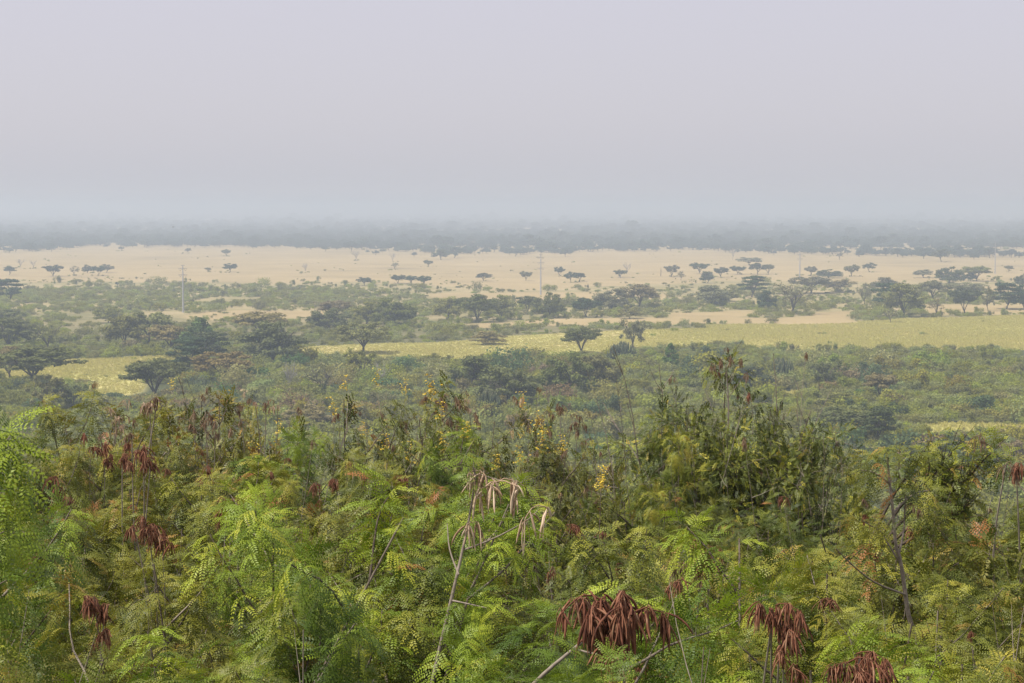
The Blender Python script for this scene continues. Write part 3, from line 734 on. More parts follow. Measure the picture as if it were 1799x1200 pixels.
for ri, (dd, sp, rname) in enumerate(ROWS):
    half = .335 * dd
    xs = np.arange(-half, half + .01, sp) + (ri % 2) * sp * .45
    n = 0
    for x in xs:
        x = x + rng.normal(0, sp * .16); d = dd + rng.normal(0, .05 * dd)
        px = 899.5 + F * x / d
        ty = max(np.interp(d, PROF[:, 0], PROF[:, 1]), np.interp(px, SKY[:, 0], SKY[:, 1]) if d > 12 else 0) + rng.normal(8, 14 if d > 9 else 26)
        if dd < 7.5:
            kind = rng.choice(['near', 'fresh', 'nearclump', 'nearclump'])
        elif dd < 9: kind = rng.choice(['nearclump', 'mid', 'clump'])
        else: kind = rng.choice(['mid', 'clump', 'clump', 'dry', 'oval', 'oval', 'senna'])
        u = rng.random()
        pods, word = [], 'green'
        if dd > 9 and u < .45: pods, word = [('rust', int(rng.integers(6, 13)), .58), ('dull', 4, .6)], 'rust-podded'
        elif dd > 9 and u < .62: pods, word = [('dull', int(rng.integers(5, 9)), .55)], 'brown-podded'
        elif dd > 14 and u < .72: pods, word = [('flower', 2, .9)], 'yellow-dotted'
        elif dd < 9 and u < .3: pods, word = [('rust', 3, .6)], 'rust-podded'
        kw = {'near': 'feathery green', 'fresh': 'bright green feathery', 'mid': 'feathery', 'dry': 'olive', 'senna': 'twiggy', 'clump': 'leafy', 'oval': 'rounded olive', 'nearclump': 'dense green'}[kind]
        inside_frame = -60 < px < 1860
        if inside_frame: n += 1
        place = f'{ORD[min(n, 14) - 1]} from left in the {rname}' if inside_frame else ('just outside the left of the ' if px < 900 else 'just outside the right of the ') + rname
        lab = f'{kw} {"" if word == "green" else word + " "}shrub, {place}'
        shrub(str(kind), px, d, ty, lab, pods=pods, wide=.95 if dd < 12 else .9, group='shrubs massed in the foreground')

# ------------------------------------------------------------------ trees of the plain (unit height, unit width about 1)
def clump(g, c, rx, rz, n, q, tint, r, flat=.5, jit=.14):
    """a leaf clump: small quads spread through an ellipsoid"""
    d = r.normal(0, 1, (n, 3)); d /= np.linalg.norm(d, axis=1)[:, None]
    k = r.random(n) ** (1 / 2.2)
    p = np.asarray(c) + d * k[:, None] * np.array([rx, rx, rz])
    nrm = r.normal(0, 1, (n, 3)) * np.array([1, 1, .6]) + np.array([0, 0, flat]) + d * 1.3
    nrm /= np.linalg.norm(nrm, axis=1)[:, None]
    a = np.cross(nrm, r.normal(0, 1, (n, 3))); a /= np.linalg.norm(a, axis=1)[:, None]
    b = np.cross(nrm, a)
    s = q * r.uniform(.6, 1.35, n)[:, None]
    V = np.stack([p - a * s, p - b * s * .6, p + a * s, p + b * s * .6], 1)
    f = (np.arange(n) * 4)[:, None] + np.arange(4)[None]
    g.add(V.reshape(-1, 3), f, np.repeat(np.clip(tint + r.normal(0, jit, n), 0, 1), 4))

def tree_mesh(kind, seed):
    r = np.random.default_rng(seed + 500)
    w = G(); g = G(); cl = []
    R = .5
    def fill(n, lo, hi, rx, rz, per, edge=.9):
        for i in range(n):
            a = r.uniform(0, 6.28); q = R * math.sqrt(r.random()) * edge
            z0, z1 = lo(q / R), hi(q / R)
            cl.append((q * math.cos(a), q * math.sin(a), r.uniform(z0, max(z0, z1)), r.uniform(*rx), r.uniform(*rz), per))
    if kind == 'umbrella':
        fork = r.uniform(.14, .26); b = r.uniform(.34, .47); lop = r.uniform(-.06, .06)
        fill(44, lambda u: b + .06 * (1 - u) + lop * u, lambda u: .90 - .20 * u ** 2.2, (.09, .15), (.045, .075), 100)
    elif kind == 'dome':
        fork = r.uniform(.1, .2); b = r.uniform(.20, .32)
        fill(50, lambda u: b + .05 * (1 - u), lambda u: .90 - .42 * u ** 2, (.10, .15), (.06, .095), 95)
    elif kind == 'layered':
        fork = .2
        for t, zz in enumerate((.42, .6, .77, .92)):
            for i in range(9):
                a = r.uniform(0, 6.28); q = R * r.uniform(.25, .95) * (.82, 1, .95, .72)[t]
                cl.append((q * math.cos(a), q * math.sin(a), zz + r.normal(0, .025), r.uniform(.11, .17), r.uniform(.04, .065), 110))
    elif kind == 'ragged':
        fork = .2
        for i in range(30):
            a = r.uniform(0, 6.28); z = r.uniform(.3, .95); q = R * r.uniform(.2, .95) * (1 - .5 * abs(z - .6))
            cl.append((q * math.cos(a), q * math.sin(a), z, r.uniform(.06, .12), r.uniform(.06, .11), 62))
    elif kind == 'sparse':
        fork = .22
        for i in range(30):
            a = r.uniform(0, 6.28); z = r.uniform(.42, .95); q = R * r.uniform(.2, .95) * math.sqrt(max(.05, 1 - ((z - .5) / .55) ** 2))
            cl.append((q * math.cos(a), q * math.sin(a), z, r.uniform(.08, .14), r.uniform(.05, .09), 26))
    elif kind == 'vase':
        fork = .1
        fill(46, lambda u: .32 + .20 * u, lambda u: .90 - .22 * u ** 2, (.09, .15), (.06, .09), 95)
    elif kind == 'cone':
        fork = .12
        for i in range(46):
            a = r.uniform(0, 6.28); z = r.uniform(.16, .94); q = R * .82 * math.sin(PI * min(1, (z * .9 + .12)) ** .8) * r.uniform(.55, 1)
            cl.append((q * math.cos(a), q * math.sin(a), z, r.uniform(.09, .14), r.uniform(.05, .08), 75))
    elif kind == 'bare':
        fork = .25
    # trunk and limbs
    lean = r.normal(0, .04, 2)
    top = np.array([lean[0], lean[1], fork])
    tube(w, [[0, 0, -.03], [lean[0] * .4, lean[1] * .4, fork * .5], top], [.026, .02, .018], 6, .4)
    nl = {'umbrella': 6, 'vase': 4, 'bare': 6}.get(kind, 5)
    limbs = []
    for i in range(nl):
        a = 2 * PI * i / nl + r.uniform(-.5, .5); q = R * r.uniform(.35, .7)
        zt = r.uniform(.6, .78) if kind != 'bare' else r.uniform(.6, .95)
        p1 = top + np.array([q * .4 * math.cos(a), q * .4 * math.sin(a), (zt - fork) * .5]); p2 = np.array([q * math.cos(a), q * math.sin(a), zt])
        path = smooth_path([top - [0, 0, .04], p1 + r.normal(0, .02, 3), p2], 7); limbs.append(path)
        tube(w, path, np.linspace(.015, .006, 7), 5, .4)
    for c in cl:
        L = min(limbs, key=lambda l: np.hypot(*(l[-1][:2] - np.array(c[:2]))))
        p, d = along(L, r.uniform(.35, .95)); e = np.array(c[:3])
        tube(w, smooth_path([p, (p + e) / 2 + [0, 0, -.02], e], 4), [.006, .005, .0035, .002], 3, .45)
    if kind in ('bare', 'sparse'):
        for L in limbs:
            for k in range(9 if kind == 'bare' else 5):
                p, d = along(L, r.uniform(.3, 1)); q = p + d * r.uniform(.08, .2) + r.normal(0, .08, 3) + [0, 0, .07]
                tube(w, smooth_path([p, (p + q) / 2 + r.normal(0, .015, 3), q], 4), [.006, .005, .004, .002], 3, .6)
                for _ in range(2):
                    q2 = q + r.normal(0, .07, 3) + [0, 0, .03]
                    tube(w, [p * .4 + q * .6, q * .5 + q2 * .5, q2], [.0035, .003, .0015], 3, .6)
    qs = {'cone': .030, 'sparse': .026, 'layered': .026}.get(kind, .027)
    for c in cl:
        clump(g, c[:3], c[3], c[4], int(c[5] * 1.15), qs, r.uniform(.3, .7), r)
    return w, g

def euphorbia_mesh(seed):
    r = np.random.default_rng(seed + 900); w = G(); g = G()
    tube(w, [[0, 0, -.05], [0, 0, .1], [.01, 0, .22]], [.06, .05, .045], 7, .3)
    for i in range(230):
        a = r.uniform(0, 6.28); el = r.uniform(.05, 1.5); k = r.uniform(.72, 1.0)
        d = np.array([math.cos(a) * math.cos(el), math.sin(a) * math.cos(el), math.sin(el)])
        tip = np.array([d[0] * .5 * k, d[1] * .5 * k, .28 + .70 * d[2] * k])
        base = np.array([d[0] * .28, d[1] * .28, .16 + .30 * d[2]])
        mid = (base + tip) / 2 + np.array([d[0] * .05, d[1] * .05, -.03])
        tube(g, smooth_path([base, mid, tip + [0, 0, .03]], 5), [.014, .018, .019, .018, .009], 5, [.1, .25, .45, .7, r.choice([.75, 1.0])])
    return w, g

TREES = {}
for k, n in (('umbrella', 5), ('dome', 4), ('layered', 3), ('ragged', 3), ('sparse', 3), ('vase', 2), ('cone', 2)):
    TREES[k] = []
    for s in range(n):
        w, g = tree_mesh(k, s * 13 + len(k))
        TREES[k].append((w.mesh('trunk', M['bark'], True), g.mesh('crown', M['crown'])))
TREES['bare'] = []; TREES['euphorbia'] = []
for s in range(3):
    w, g = tree_mesh('bare', s + 50); TREES['bare'].append((w.mesh('trunk', M['pale_bark'], True), None))
for s in range(2):
    w, g = euphorbia_mesh(s); TREES['euphorbia'].append((w.mesh('trunk', M['bark'], True), g.mesh('branches', M['succulent'], True)))

COLS = {'dark': (0.089, 0.110, 0.042, 1), 'deep': (0.066, 0.104, 0.042, 1), 'green': (0.139, 0.159, 0.045, 1), 'olive': (0.214, 0.220, 0.053, 1), 'lolive': (0.293, 0.293, 0.073, 1),
        'brown': (0.262, 0.220, 0.081, 1), 'grey': (0.214, 0.211, 0.099, 1), 'fresh': (0.134, 0.211, 0.059, 1), 'pale': (0.317, 0.293, 0.145, 1)}
NAMES = {'umbrella': 'umbrella_tree', 'dome': 'spreading_tree', 'layered': 'layered_tree', 'ragged': 'ragged_tree', 'sparse': 'thin_leaved_tree', 'vase': 'forked_tree', 'cone': 'rounded_tree', 'bare': 'bare_tree', 'euphorbia': 'euphorbia'}
TREE_XY = []
tcount = 0
def tree(x, by, h, w, kind, col, label, group=None):
    global tcount
    r = np.random.default_rng(abs(int(x * 3 + by * 7)))
    p = on_plain(x, by); dist = p[1]
    big = 1.0 if group == FAR else 1.14
    hm = h / F * dist * big; wm = w / F * dist * (big + 1) / 2
    e = empty(NAMES[kind], (p[0], p[1], -.05), r.uniform(0, 6.28), (wm * 1.04, wm * 1.04, hm))
    lst = TREES[kind]; t, c = lst[(tcount * 7 + int(x)) % len(lst)]; tcount += 1
    ot = link('trunk', t, e)
    if c:
        oc = link('branches' if kind == 'euphorbia' else 'crown', c, e)
        if col in COLS: oc.color = COLS[col]
    tag(e, label, 'tree', group)
    TREE_XY.append((p[0], p[1], wm))
    return e

FAR = 'lone trees on the pale far grassland'
BELT = 'trees in the belt across the plain'
NEARG = 'trees in the thicket below the ridge'
TL = [
 (17, 483, 17, 24, 'umbrella', 'dark', 'small dark umbrella tree on pale grass at the far left edge', FAR),
 (36, 470, 14, 24, 'bare', '', 'pale leafless tree behind the leftmost small umbrella tree', FAR),
 (58, 472, 14, 17, 'bare', '', 'faint leafless tree beside the other leafless tree at far left', FAR),
 (93, 485, 22, 35, 'vase', 'dark', 'dark spreading tree alone on pale grass, widest of the far left group', FAR),
 (131, 484, 17, 22, 'sparse', 'grey', 'grey thin-crowned tree right of the widest far left tree', FAR),
 (153, 480, 17, 18, 'dome', 'dark', 'small round dark tree between the grey tree and the dark pair', FAR),
 (173, 484, 20, 26, 'vase', 'deep', 'darkest round tree of the pair on pale grass at left', FAR),
 (187, 479, 16, 28, 'umbrella', 'grey', 'grey flat tree half hidden behind the darkest left tree', FAR),
 (206, 503, 9, 8, 'vase', 'dark', 'tiny flared dark bush-like tree at the lower edge of the pale grass', FAR),
 (365, 478, 9, 13, 'umbrella', 'grey', 'small faint tree right of the left steel pylon', FAR),
 (404, 478, 18, 25, 'umbrella', 'deep', 'solitary dark umbrella tree on bare pale grass right of the left pylon', FAR),
 (536, 479, 16, 14, 'bare', '', 'faint bare tree alone on pale grass, right of the solitary umbrella tree', FAR),
 (213, 441, 9, 11, 'umbrella', 'dark', 'tiny hazy tree by the upper edge of the pale grass, leftmost', FAR),
 (331, 445, 10, 13, 'umbrella', 'dark', 'tiny hazy tree above the left pylon', FAR),
 (397, 450, 14, 16, 'vase', 'dark', 'hazy tree at the woodland edge above the solitary umbrella tree', FAR),
 (640, 502, 17, 27, 'umbrella', 'dark', 'dark umbrella tree where scrub meets pale grass, left of centre', FAR),
 (694, 474, 14, 15, 'sparse', 'grey', 'small pale tree on open grass left of the centre pylon', FAR),
 (700, 498, 18, 28, 'vase', 'dark', 'dark tree touching a flat-topped pair, left of the centre pylon', FAR),
 (722, 500, 18, 24, 'umbrella', 'deep', 'left half of the flat-topped dark pair, left of the centre pylon', FAR),
 (745, 503, 21, 26, 'umbrella', 'deep', 'right half of the flat-topped dark pair, left of the centre pylon', FAR),
 (752, 469, 14, 17, 'vase', 'dark', 'small dark tree high on the pale grass above the flat-topped pair', FAR),
 (850, 494, 16, 28, 'umbrella', 'dark', 'low dark tree on pale grass midway to the centre pylon', FAR),
 (924, 493, 19, 23, 'vase', 'grey', 'grey tree immediately left of the centre pylon', FAR),
 (982, 485, 19, 20, 'vase', 'deep', 'dark lopsided tree just right of the centre pylon', FAR),
 (1003, 496, 20, 24, 'umbrella', 'deep', 'dark flat-topped tree right of the lopsided tree', FAR),
 (1018, 495, 18, 22, 'umbrella', 'dark', 'flat-topped tree joined to its darker neighbour right of the centre pylon', FAR),
 (1090, 487, 15, 25, 'vase', 'dark', 'dark small tree in front of a bare one, right of the centre pylon', FAR),
 (1101, 481, 18, 21, 'bare', '', 'bare branching tree rising behind a small dark tree', FAR),
 (1180, 486, 23, 27, 'vase', 'grey', 'grey tree beside a thin dead stump on pale grass', FAR),
 (1196, 492, 16, 18, 'sparse', 'grey', 'faint low tree right of the grey tree by the dead stump', FAR),
 (625, 458, 17, 20, 'bare', '', 'faint pale tree at the woodland edge, left of centre', FAR),
 (690, 460, 15, 18, 'bare', '', 'faint bare tree at the woodland edge above the small pale tree', FAR),
 (775, 456, 20, 32, 'dome', 'dark', 'dark dense hazy tree jutting from the woodland onto the pale grass', FAR),
 (1229, 480, 21, 35, 'vase', 'dark', 'dark spreading tree on pale grass, upper of a trio right of centre', FAR),
 (1243, 497, 22, 28, 'dome', 'dark', 'round tree below the spreading tree of the right-centre trio', FAR),
 (1267, 487, 20, 27, 'vase', 'dark', 'rightmost tree of the right-centre trio on pale grass', FAR),
 (1296, 482, 17, 30, 'vase', 'dark', 'low left tree of the flat-topped cluster left of the third pylon', FAR),
 (1316, 466, 16, 46, 'umbrella', 'grey', 'wide flat hazy tree at the back of the cluster left of the third pylon', FAR),
 (1331, 482, 22, 34, 'umbrella', 'dark', 'middle dark tree of the cluster left of the third pylon', FAR),
 (1350, 482, 20, 24, 'umbrella', 'grey', 'grey right tree of the cluster left of the third pylon', FAR),
 (1287, 456, 18, 16, 'bare', '', 'faint leafless tree high on the pale grass, right of centre', FAR),
 (1424, 485, 20, 22, 'vase', 'grey', 'small grey vase-shaped tree right of the third pylon', FAR),
 (1456, 489, 18, 46, 'dome', 'dark', 'low broad dark tree without visible trunk right of the third pylon', FAR),
 (1497, 486, 24, 28, 'vase', 'grey', 'upright grey tree with clear trunk on pale grass at right', FAR),
 (1528, 478, 18, 25, 'umbrella', 'dark', 'slim-trunked umbrella tree right of the upright grey tree', FAR),
 (1475, 456, 14, 18, 'sparse', 'grey', 'ghostly tree on a low bush patch high on the right grass', FAR),
 (1654, 460, 24, 34, 'umbrella', 'dark', 'hazy broad tree at the right woodland edge', FAR),
 (1720, 447, 11, 16, 'umbrella', 'dark', 'hazy small tree on a dark bush patch at upper right', FAR),
 (1772, 478, 13, 18, 'umbrella', 'grey', 'small tree with a rounded top on pale grass near the right edge', FAR),
 (1623, 489, 17, 38, 'umbrella', 'grey', 'flat umbrella tree left of the hazy dome-shaped pair at right', FAR),
 (1668, 499, 34, 52, 'dome', 'dark', 'large hazy dome-shaped tree left of the fourth pylon', FAR),
 (1716, 494, 30, 56, 'umbrella', 'olive', 'tall flat olive tree right behind the hazy dome-shaped tree', FAR),
 (1704, 494, 18, 24, 'dome', 'deep', 'dark rounded tree tucked between the dome-shaped and flat olive trees', FAR),
 (1797, 505, 28, 30, 'dome', 'dark', 'hazy tree cut by the right edge above the dark pair', FAR),
 # belt
 (1320, 523, 34, 56, 'layered', 'deep', 'dark layered tree beside a bare grassy gap, right of centre', BELT),
 (1348, 546, 34, 33, 'dome', 'deep', 'compact dark round tree in front of the big grey-brown tree', BELT),
 (1392, 553, 52, 84, 'sparse', 'grey', 'big grey-brown thin-crowned tree with visible trunk, right of centre', BELT),
 (1248, 538, 36, 62, 'dome', 'grey', 'wide grey-olive tree left of the dark layered tree', BELT),
 (1276, 530, 26, 40, 'dome', 'olive', 'olive tree wedged between the wide grey-olive and dark layered trees', BELT),
 (1425, 516, 30, 74, 'umbrella', 'grey', 'broad flat grey tree behind the big grey-brown tree', BELT),
 (1476, 514, 22, 60, 'umbrella', 'brown', 'tan flat-topped tree at the back, right of the broad flat grey tree', BELT),
 (1520, 536, 34, 36, 'sparse', 'grey', 'grey faded tree left of the dark and olive pair', BELT),
 (1557, 547, 44, 58, 'layered', 'deep', 'dark green layered left tree of the large pair at right', BELT),
 (1590, 557, 58, 74, 'dome', 'olive', 'large round olive tree, right of the large pair at right', BELT),
 (1565, 567, 22, 30, 'sparse', 'grey', 'tiny dark-stemmed tree at the edge of the yellow field under the large pair', BELT),
 (1643, 555, 28, 30, 'sparse', 'brown', 'dry twiggy brown tree on the grass between large pair and forked tree', BELT),
 (1640, 528, 34, 60, 'umbrella', 'grey', 'hazy grey tree standing behind the dry twiggy tree', BELT),
 (1695, 550, 44, 52, 'vase', 'dark', 'dark forked tree with two clear stems on tan grass at right', BELT),
 (1736, 546, 38, 26, 'ragged', 'grey', 'narrow grey tree between the forked tree and the dark pair', BELT),
 (1768, 543, 41, 58, 'layered', 'deep', 'dark dense tree with low layers, left of the pair at the right edge', BELT),
 (1800, 543, 42, 44, 'dome', 'deep', 'dark dense tree cut by the right edge, beside the layered one', BELT),
 (1552, 512, 24, 46, 'dome', 'grey', 'hazy rounded tree behind the dark layered left tree of the large pair', BELT),
 (1700, 520, 24, 60, 'umbrella', 'grey', 'hazy flat tree behind the forked tree with two stems', BELT),
 (836, 566, 50, 66, 'vase', 'green', 'tall dark-limbed spreading tree left of the round grey-green one, centre', BELT),
 (878, 562, 44, 54, 'dome', 'olive', 'round grey-green tree beside the tall spreading tree, centre', BELT),
 (786, 562, 38, 52, 'dome', 'lolive', 'light green rounded tree left of the tall spreading tree, centre', BELT),
 (926, 552, 32, 42, 'umbrella', 'green', 'umbrella tree with pale limbs under the centre pylon', BELT),
 (963, 559, 44, 52, 'dome', 'green', 'domed green tree at the foot of the centre pylon', BELT),
 (1031, 558, 35, 46, 'vase', 'deep', 'compact dark blue-green tree right of the centre pylon foot', BELT),
 (1075, 545, 38, 60, 'dome', 'grey', 'grey spreading tree behind the compact dark tree', BELT),
 (1122, 543, 42, 66, 'umbrella', 'brown', 'brownish flat-topped tree right of the compact dark tree', BELT),
 (1107, 560, 24, 40, 'dome', 'lolive', 'low light green tree below the brownish flat-topped tree', BELT),
 (690, 574, 50, 76, 'dome', 'green', 'large dense green tree left of the light green rounded tree', BELT),
 (643, 570, 40, 50, 'dome', 'olive', 'olive tree touching the large dense green tree on its left', BELT),
 (590, 562, 34, 56, 'umbrella', 'brown', 'brownish flat tree above the scrub, left of centre', BELT),
 (575, 580, 38, 74, 'dome', 'green', 'low wide green tree in front of the brownish flat tree, left of centre', BELT),
 (638, 622, 55, 92, 'umbrella', 'olive', 'broad olive umbrella tree at the left end of the yellow field', BELT),
 (632, 668, 52, 66, 'ragged', 'olive', 'ragged olive tree directly below the broad umbrella tree', NEARG),
 (215, 610, 54, 76, 'dome', 'olive', 'olive dome tree in the left belt beyond the tan clearing', BELT),
 (262, 606, 58, 84, 'umbrella', 'olive', 'taller olive tree overlapping the olive dome tree at left', BELT),
 (292, 618, 46, 82, 'umbrella', 'brown', 'flat-crowned tree with bare leaning limbs at left', BELT),
 (352, 622, 58, 70, 'cone', 'fresh', 'bluish green bushy tree behind the dark tiered tree', BELT),
 (328, 662, 62, 76, 'layered', 'deep', 'darkest tiered tree standing beside the tan clearing', BELT),
 (372, 640, 50, 66, 'layered', 'dark', 'dark tiered tree right behind the darkest tiered tree', BELT),
 (392, 674, 56, 104, 'umbrella', 'brown', 'wide brownish umbrella tree right of the tan clearing', NEARG),
 (480, 643, 76, 108, 'dome', 'green', 'big spreading green tree with twin dark trunks, left of centre', BELT),
 (456, 590, 42, 96, 'umbrella', 'brown', 'wide brown flat-topped tree behind the big twin-trunked tree', BELT),
 (510, 692, 46, 32, 'bare', '', 'white-barked leafless tree below the big twin-trunked tree', NEARG),
 (562, 696, 52, 70, 'sparse', 'grey', 'thin grey-olive tree right of the white-barked leafless tree', NEARG),
 (275, 698, 66, 112, 'umbrella', 'green', 'wide layered umbrella tree at the near side of the tan clearing', NEARG),
 (290, 660, 30, 54, 'dome', 'olive', 'rounded olive tree just above the near umbrella tree', NEARG),
 (70, 674, 62, 150, 'umbrella', 'green', 'broadest flat umbrella tree, left edge of the tan clearing', NEARG),
 (18, 668, 58, 80, 'umbrella', 'brown', 'brownish umbrella tree at the left edge beside the broadest one', NEARG),
 (90, 728, 62, 80, 'ragged', 'olive', 'tall-trunked grey-olive tree below the broadest umbrella tree', NEARG),
 (126, 727, 52, 56, 'ragged', 'green', 'dark-stemmed tree right of the tall-trunked grey-olive tree', NEARG),
 (20, 612, 52, 92, 'dome', 'green', 'dense dark dome tree at the left edge above the broadest umbrella tree', BELT),
 (84, 616, 42, 72, 'sparse', 'olive', 'open-branched tree right of the dense dome tree at left', BELT),
 (12, 572, 28, 62, 'umbrella', 'green', 'grey-green flat tree at the left edge in the hazy scrub', BELT),
 (190, 567, 30, 46, 'dome', 'olive', 'rounded grey-olive tree amid the hazy left scrub', BELT),
 (15, 533, 38, 58, 'layered', 'deep', 'dark bluish tree at the left edge below the pale grass', BELT),
 (1023, 622, 46, 68, 'umbrella', 'green', 'shapely dark umbrella tree standing in the yellow field, centre', BELT),
 (1112, 613, 50, 60, 'ragged', 'grey', 'drooping ragged grey tree in the yellow field behind a euphorbia', BELT),
 (1093, 637, 34, 52, 'euphorbia', '', 'wide candelabra euphorbia at the edge of the yellow field', NEARG),
 (1178, 651, 44, 31, 'cone', 'fresh', 'egg-shaped dense bluish green tree alone in the thicket', NEARG),
 (992, 698, 78, 96, 'dome', 'green', 'large spreading tree with dark trunk below the shapely umbrella tree', NEARG),
 (1046, 692, 66, 80, 'dome', 'olive', 'olive tree merged into the right side of the large spreading tree', NEARG),
 (888, 714, 72, 100, 'dome', 'green', 'broad tree with pale twisted trunk right of the round euphorbia', NEARG),
 (836, 692, 66, 84, 'dome', 'green', 'dark green tree behind the round euphorbia', NEARG),
 (858, 727, 40, 47, 'euphorbia', '', 'round ball-shaped euphorbia with pale tips, left of centre', NEARG),
 (672, 686, 42, 30, 'bare', '', 'thin bare grey tree below the ragged olive tree', NEARG),
 (857, 606, 24, 62, 'dome', 'brown', 'low brownish bushy tree at the upper edge of the yellow field', BELT),
 (1372, 670, 38, 52, 'euphorbia', '', 'dark candelabra euphorbia in the thicket right of the tall bush top', NEARG),
 (1452, 684, 48, 66, 'ragged', 'green', 'shaggy dark tree in the thicket right of the dark euphorbia', NEARG),
 (1320, 690, 46, 70, 'dome', 'dark', 'dark rounded tree behind the top of the tall foreground bush', NEARG),
 (1545, 702, 46, 58, 'umbrella', 'brown', 'brownish grey umbrella tree in the right thicket', NEARG),
 (1470, 722, 32, 72, 'dome', 'olive', 'smooth low olive dome tree above the layered umbrella tree', NEARG),
 (1492, 772, 58, 112, 'umbrella', 'green', 'layered green umbrella tree with dark trunk in the right thicket', NEARG),
 (1550, 778, 56, 60, 'layered', 'dark', 'dark open-tiered tree touching the layered green umbrella tree', NEARG),
 (1690, 868, 98, 150, 'umbrella', 'dark', 'big dark round-topped tree low on the right below the pale grass patch', NEARG),
 (1620, 850, 70, 90, 'dome', 'dark', 'dark tree behind the slender forked tree on the right', NEARG),
 (540, 752, 40, 80, 'dome', 'brown', 'purplish brown low tree in the thicket, left of centre', NEARG),
]
TREE_OBJ = {}
for t in TL:
    o = tree(*t); TREE_OBJ.setdefault(t[4], []).append(o)

# dead stump
def stump():
    p = on_plain(1161, 485); h = 15 / F * p[1]
    g = G(); tube(g, [[0, 0, -.1], [.05, 0, h * .5], [0, 0, h]], [.22, .17, .08], 5, .2)
    tube(g, [[.03, 0, h * .45], [.7, 0, h * .62], [.8, .1, h * .8]], [.1, .08, .03], 4, .2)
    o = g.obj('dead_stump', M['bark']); o.location = p; tag(o, 'thin dead stump standing on pale grass right of centre', 'dead tree')
stump()

# ------------------------------------------------------------------ power pylons
def pylon(x, by, topy, label):
    p = on_plain(x, by); H = (by - topy) / F * p[1]
    e = empty('power_pylon', (p[0], p[1], 0)); tag(e, label, 'pylon', 'steel power pylons crossing the plain')
    g = G(); tube(g, [[0, 0, -.3], [0, 0, H * .5], [0, 0, H]], [.42, .33, .2], 10, .6); g.obj('mast', M['steel'], e, True)
    for z, w in ((H, .95), (H - .07 * H, 1.9), (H - .2 * H, 1.9), (H - .335 * H, 1.9)):
        a = G(); tube(a, [[-w, 0, z], [0, 0, z - .05], [w, 0, z]], [.06, .13, .06], 4, .4)
        ao = a.obj('crossarm', M['dark_steel'], e)
        if w < 1: continue
        for s in (-1, 1):
            i = G()
            q = [s * 1.15, 0, z - 1.05]
            tube(i, [[s * 1.75, 0, z - .05], q], [.05, .05], 5, .2); tube(i, [[s * .5, 0, z - .05], q], [.05, .05], 5, .2)
            i.obj('insulator', M['dark_steel'], ao)
    return e
pylon(322, 548, 466, 'tallest pale steel power pylon at left, rising from green scrub')
pylon(950, 518, 447, 'pale steel power pylon near the centre, rising behind the tree belt')
pylon(1405, 489, 437, 'faint power pylon right of centre among distant trees')
pylon(1748, 481, 424, 'faintest power pylon near the right edge in haze')
def wood_pole(x, by, h, label):
    p = on_plain(x, by); H = h / F * p[1]
    e = empty('utility_pole', (p[0], p[1], 0)); tag(e, label, 'utility pole')
    g = G(); tube(g, [[0, 0, -.2], [0, 0, H]], [.16, .11], 7, .6); g.obj('post', M['wood_pole'], e, True)
    g = G(); tube(g, [[-1.5, 0, H - .15], [1.5, 0, H - .15]], [.09, .09], 4, .6); g.obj('crossarm', M['wood_pole'], e)
wood_pole(553, 546, 16, 'short wooden T-shaped utility pole in scrub left of the brownish flat tree')

# a bird over the woodland
def bird():
    p = on_ray(304, 399, 260)
    e = empty('bird', tuple(p)); tag(e, 'tiny dark bird in flight against the hazy woodland at left', 'bird')
    g = G(); tube(g, [[0, -.16, 0], [0, -.1, .01], [0, .02, .01], [0, .13, .015], [0, .18, .01]], [.01, .045, .055, .03, .008], 7, .4); g.obj('body', M['feather'], e, True)
    for s in (-1, 1):
        w = G()
        w.add([[s * .03, .07, .02], [s * .18, .08, .10], [s * .17, -.04, .10], [s * .03, -.06, .02]], [[0, 1, 2, 3]], .4)
        w.add([[s * .18, .08, .10], [s * .34, -.02, .08], [s * .32, -.06, .08], [s * .17, -.04, .10]], [[0, 1, 2, 3]], .4)
        w.obj('wing', M['feather'], e)
bird()

# ------------------------------------------------------------------ bushes of the thicket
def bush_mesh(seed, h=2.0, R=1.9, lobes=9, per=75, q=.14):
    r = np.random.default_rng(seed + 300); g = G()
    for i in range(lobes):
        a = r.uniform(0, 6.28); k = R * math.sqrt(r.random()) * .75; z = h * r.uniform(.22, .72) * (1 - .4 * (k / R) ** 2)
        clump(g, (k * math.cos(a), k * math.sin(a), z), R * r.uniform(.3, .5), h * r.uniform(.22, .34), per, q, r.uniform(.35, .65), r, .4, .07)
    return g.mesh('bush', M['mass'])
BUSH = [bush_mesh(0), bush_mesh(1, 1.6, 2.2, 11), bush_mesh(2, 2.7, 1.6, 10), bush_mesh(3, 2.2, 2.5, 14, 58), bush_mesh(4, 3.2, 2.1, 14, 58)]

def scatter(n, y0, y1, tmax):
    """random ground points between two distances"""
    u = rng.random(n); Y = np.sqrt(y0 ** 2 + u * (y1 ** 2 - y0 ** 2)); X = rng.uniform(-tmax, tmax, n) * Y
    return X, Y

